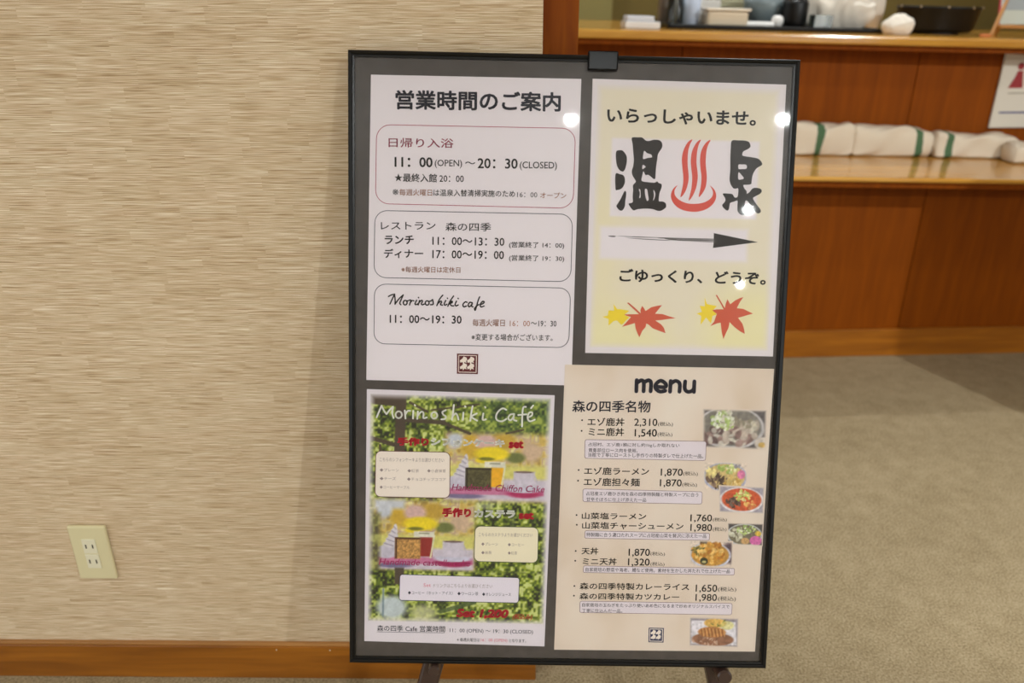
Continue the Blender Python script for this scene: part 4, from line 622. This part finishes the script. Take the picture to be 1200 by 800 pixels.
def cup(r0, r1, h, t_=.003): return lathe([(.001, 0), (r0, 0), (r0 * 1.05, .004), (r1, h), (r1 - t_, h), (r0 - t_, .008), (.001, .006)], 40)
obj_in('glass_jar', 'clear glass jar at the left end of the black tray', 'jar', -.375, .50, cup(.028, .030, .13), pane_mat('clear_glass', (.93, .95, .93), .05, .03))
obj_in('stacking_cup', 'dark grey upright holder behind the white cups on the tray', 'holder', -.382, .62, box(-.028, .028, -.03, .03, 0, .15, .006), mat('taupe_plastic', (104, 92, 80), .5), smooth=False)
obj_in('plastic_cup', 'bluish white plastic cup at the left end of the tray', 'cup', -.315, .50, cup(.026, .032, .092), BLU)
t = in_tray('lunch_container', 'beige plastic food container with a lid in the middle of the tray', 'container', -.20, .47)
link('tub', box(-.075, .075, -.05, .05, 0, .055, .01, 3), LID, t); link('lid', box(-.082, .082, -.056, .056, .055, .064, .004), mat('lid_pale', (222, 212, 196), .35), t)
t = in_tray('lunch_container', 'white plastic food container stacked at the back left of the tray', 'container', -.262, .63)
link('tub', box(-.08, .08, -.05, .05, 0, .095, .012, 3), mat('white_tub', (216, 212, 206), .4), t); link('lid', box(-.088, .088, -.056, .056, .095, .104, .004), mat('lid_pale', (222, 212, 196), .35), t)
# basket with pale horizontal wicker courses
t = in_tray('wicker_basket', 'pale wicker basket with horizontal courses behind the beige container', 'basket', -.07, .77)
link('liner', box(-.17, .17, -.035, .035, 0, .155, .01), mat('wicker_shade', (150, 144, 110), .8), t)
for k in range(12):
    z = .008 + k * .0128
    link('course', tube([(-.172, -.037, z), (.172, -.037, z), (.172, .037, z), (-.172, .037, z)], .0052, 8, True), mat('wicker_pale', (206, 202, 170), .7), t)
obj_in('folded_napkin', 'white folded napkin lying at the front of the tray', 'napkin', -.085, .455, box(-.062, .062, -.03, .03, 0, .022, .009, 3), WHT, smooth=False)
obj_in('glazed_bowl', 'grey blue bowl near the black pot on the tray', 'bowl', -.01, .60, lathe([(.001, 0), (.035, 0), (.038, .006), (.075, .055), (.082, .105), (.078, .105), (.07, .058), (.001, .02)], 40), GLZ)
obj_in('small_cup', 'little round white cup in front of the grey bowl', 'cup', .0, .47, lathe([(.001, 0), (.012, 0), (.022, .018), (.021, .034), (.014, .043), (.001, .044)], 28), WHT)
t = in_tray('black_pot', 'black pot with a domed lid beside the drinking glass', 'pot', .072, .50)
link('body', lathe([(.001, 0), (.042, 0), (.047, .02), (.047, .085), (.042, .098), (.001, .098)], 40), BLKP, t, smooth=True)
link('lid', lathe([(.001, .0985), (.040, .0985), (.032, .112), (.008, .118), (.008, .13), (.001, .132)], 32), BLKP, t, smooth=True)
t = in_tray('glass_holder', 'clear square drinking glass in front of the white cloth', 'glass', .155, .455)
link('body', merge([box(-.033, -.030, -.03, .03, 0, .05), box(.030, .033, -.03, .03, 0, .05), box(-.033, .033, -.03, .03, .0, .004), box(-.033, .033, -.032, -.029, .0, .05)]), pane_mat('square_glass', (.8, .86, .84), .05, .25), t)
# crumpled white cloth
def cloth(name, label, u, v, rx, ry, h, seed, z, amp=.085):
    bm = bmesh.new(); bmesh.ops.create_icosphere(bm, subdivisions=5, radius=1); r = np.random.default_rng(seed)
    K = [(r.normal(size=3) * (1.3 + 1.0 * (i % 4)), r.random() * 6.3) for i in range(12)]
    for q in bm.verts:
        n = q.co.copy(); s = sum(math.sin(n.x * k[0] + n.y * k[1] + n.z * k[2] + p_) / (1 + i % 4) for i, (k, p_) in enumerate(K))
        d = 1 + amp * (s + .9 * abs(math.sin(2.1 * s + 3 * n.x - 2 * n.z)) - .5); q.co = Vector((n.x * rx * d, n.y * ry * d, max(0, (n.z * .62 + .4)) * h * d))
    o = link(name, bm_mesh(bm), mat('white_cloth', (226, 218, 206), .9, .1), smooth=True); o.location = cw(u, v, z); tilt(o); return tag(o, label, 'cloth')
cloth('crumpled_cloth', 'crumpled white cloth heaped over the right half of the tray', .262, .60, .12, .08, .17, 3, ZB, .11)
cloth('crumpled_cloth', 'smaller white cloth lying on the counter at the right end of the tray', .402, .36, .055, .042, .066, 8, ZT + .0005, .035)
cloth('crumpled_cloth', 'tall white cloth bundle beside the black basket', .462, .72, .05, .05, .22, 12, ZT + .0005, .07)
# black oval basket
t = on_top('oval_basket', 'black oval basket with added rim glints on the counter top', 'basket', .635, .53)
bm = bmesh.new(); rings = []
for s, z in ((.001, .006), (.84, .006), (.92, .02), (1, .088), (1.03, .092), (1.0, .096), (.94, .09), (.86, .028), (.001, .016)):
    rings.append([bm.verts.new((.155 * s * math.cos(k * math.pi / 24), .10 * s * math.sin(k * math.pi / 24), z)) for k in range(48)])
for a, b in zip(rings, rings[1:]):
    for k in range(48): bm.faces.new((a[k], a[(k + 1) % 48], b[(k + 1) % 48], b[k]))
link('body', bm_mesh(bm), BLKP, t, smooth=True)
link('base_ring', lathe([(.07, 0), (.085, 0), (.085, .007), (.07, .007)], 32), BLKP, t)
for a in (190, 225, 262, 300, 335):
    s = lathe([(.0005, -.004), (.003, -.003), (.004, 0), (.003, .003), (.0005, .004)], 12); s.transform(Matrix.Translation((.158 * math.cos(math.radians(a)), 1.03 * .103 * math.sin(math.radians(a)), .094)))
    link('rim_glint', s, mat('silver_glint', (230, 230, 230), .08, metal=1), t, smooth=True)  # silver beads added to stand for highlights on the rim
obj_in('small_peg', 'orange pink clip lying beside the black basket', 'clip', .745, .38, box(-.018, .018, -.008, .008, 0, .008, .003), mat('peg_orange', (206, 120, 70), .5), smooth=False, z=ZT + .0005)
# card on a little wooden easel
t = on_top('card_stand', 'small wooden easel holding a red edged card at the right end of the counter', 'stand', .90, .46, .0)
TAN = mat('tan_wood', (176, 120, 54), .5)
for x in (-.10, .10): link('leg', beam((x, -.03, 0), (x * .35, .02, .16), .012, .012, .002), TAN, t)
link('leg', beam((0, .11, 0), (0, .022, .155), .012, .012, .002), TAN, t); link('ledge', box(-.085, .085, -.045, -.018, .028, .040, .002), TAN, t)
cd = thing('picture_card', 'printed card with a red left edge on the small wooden easel', 'card', cw(.90, .446, ZT + .0425), CY); cd.rotation_euler = (math.radians(-14), 0, CY)
link('card_panel', box(-.068, .15, 0, .003, 0, .16), mat('card_print', (186, 190, 178), .5), cd); link('red_edge', box(-.074, -.068, -.001, .004, 0, .16), mat('card_red', (170, 40, 52), .5), cd)
link('printed_field', box(-.06, .14, -.0008, -.0001, .05, .15), mat('card_grey', (150, 156, 158), .5), cd)

# unseen wooden screen, added to cast the shadow on the carpet and the counter
ac = thing('shadow_screen', 'unseen wooden screen added to cast a shadow on the right end of the counter', 'screen', (2.0, 1.56, 0), .0)
SCW = wood('screen_wood', (92, 52, 20), (124, 74, 32), 'z')
for k in range(2):
    x0 = k * .48
    for x in (x0, x0 + .44): link('post', box(x, x + .035, -.018, .018, 0, 1.52, .003), SCW, ac)
    for z in (.12, 1.46): link('cross_rail', box(x0 + .035, x0 + .44, -.014, .014, z, z + .05, .002), SCW, ac)
    link('infill_panel', box(x0 + .035, x0 + .44, -.006, .006, .17, 1.46), mat('screen_cloth', (150, 126, 92), .9), ac)
for x in (.0, .92): link('foot', box(x - .002, x + .04, -.16, .16, 0, .03, .004), SCW, ac)
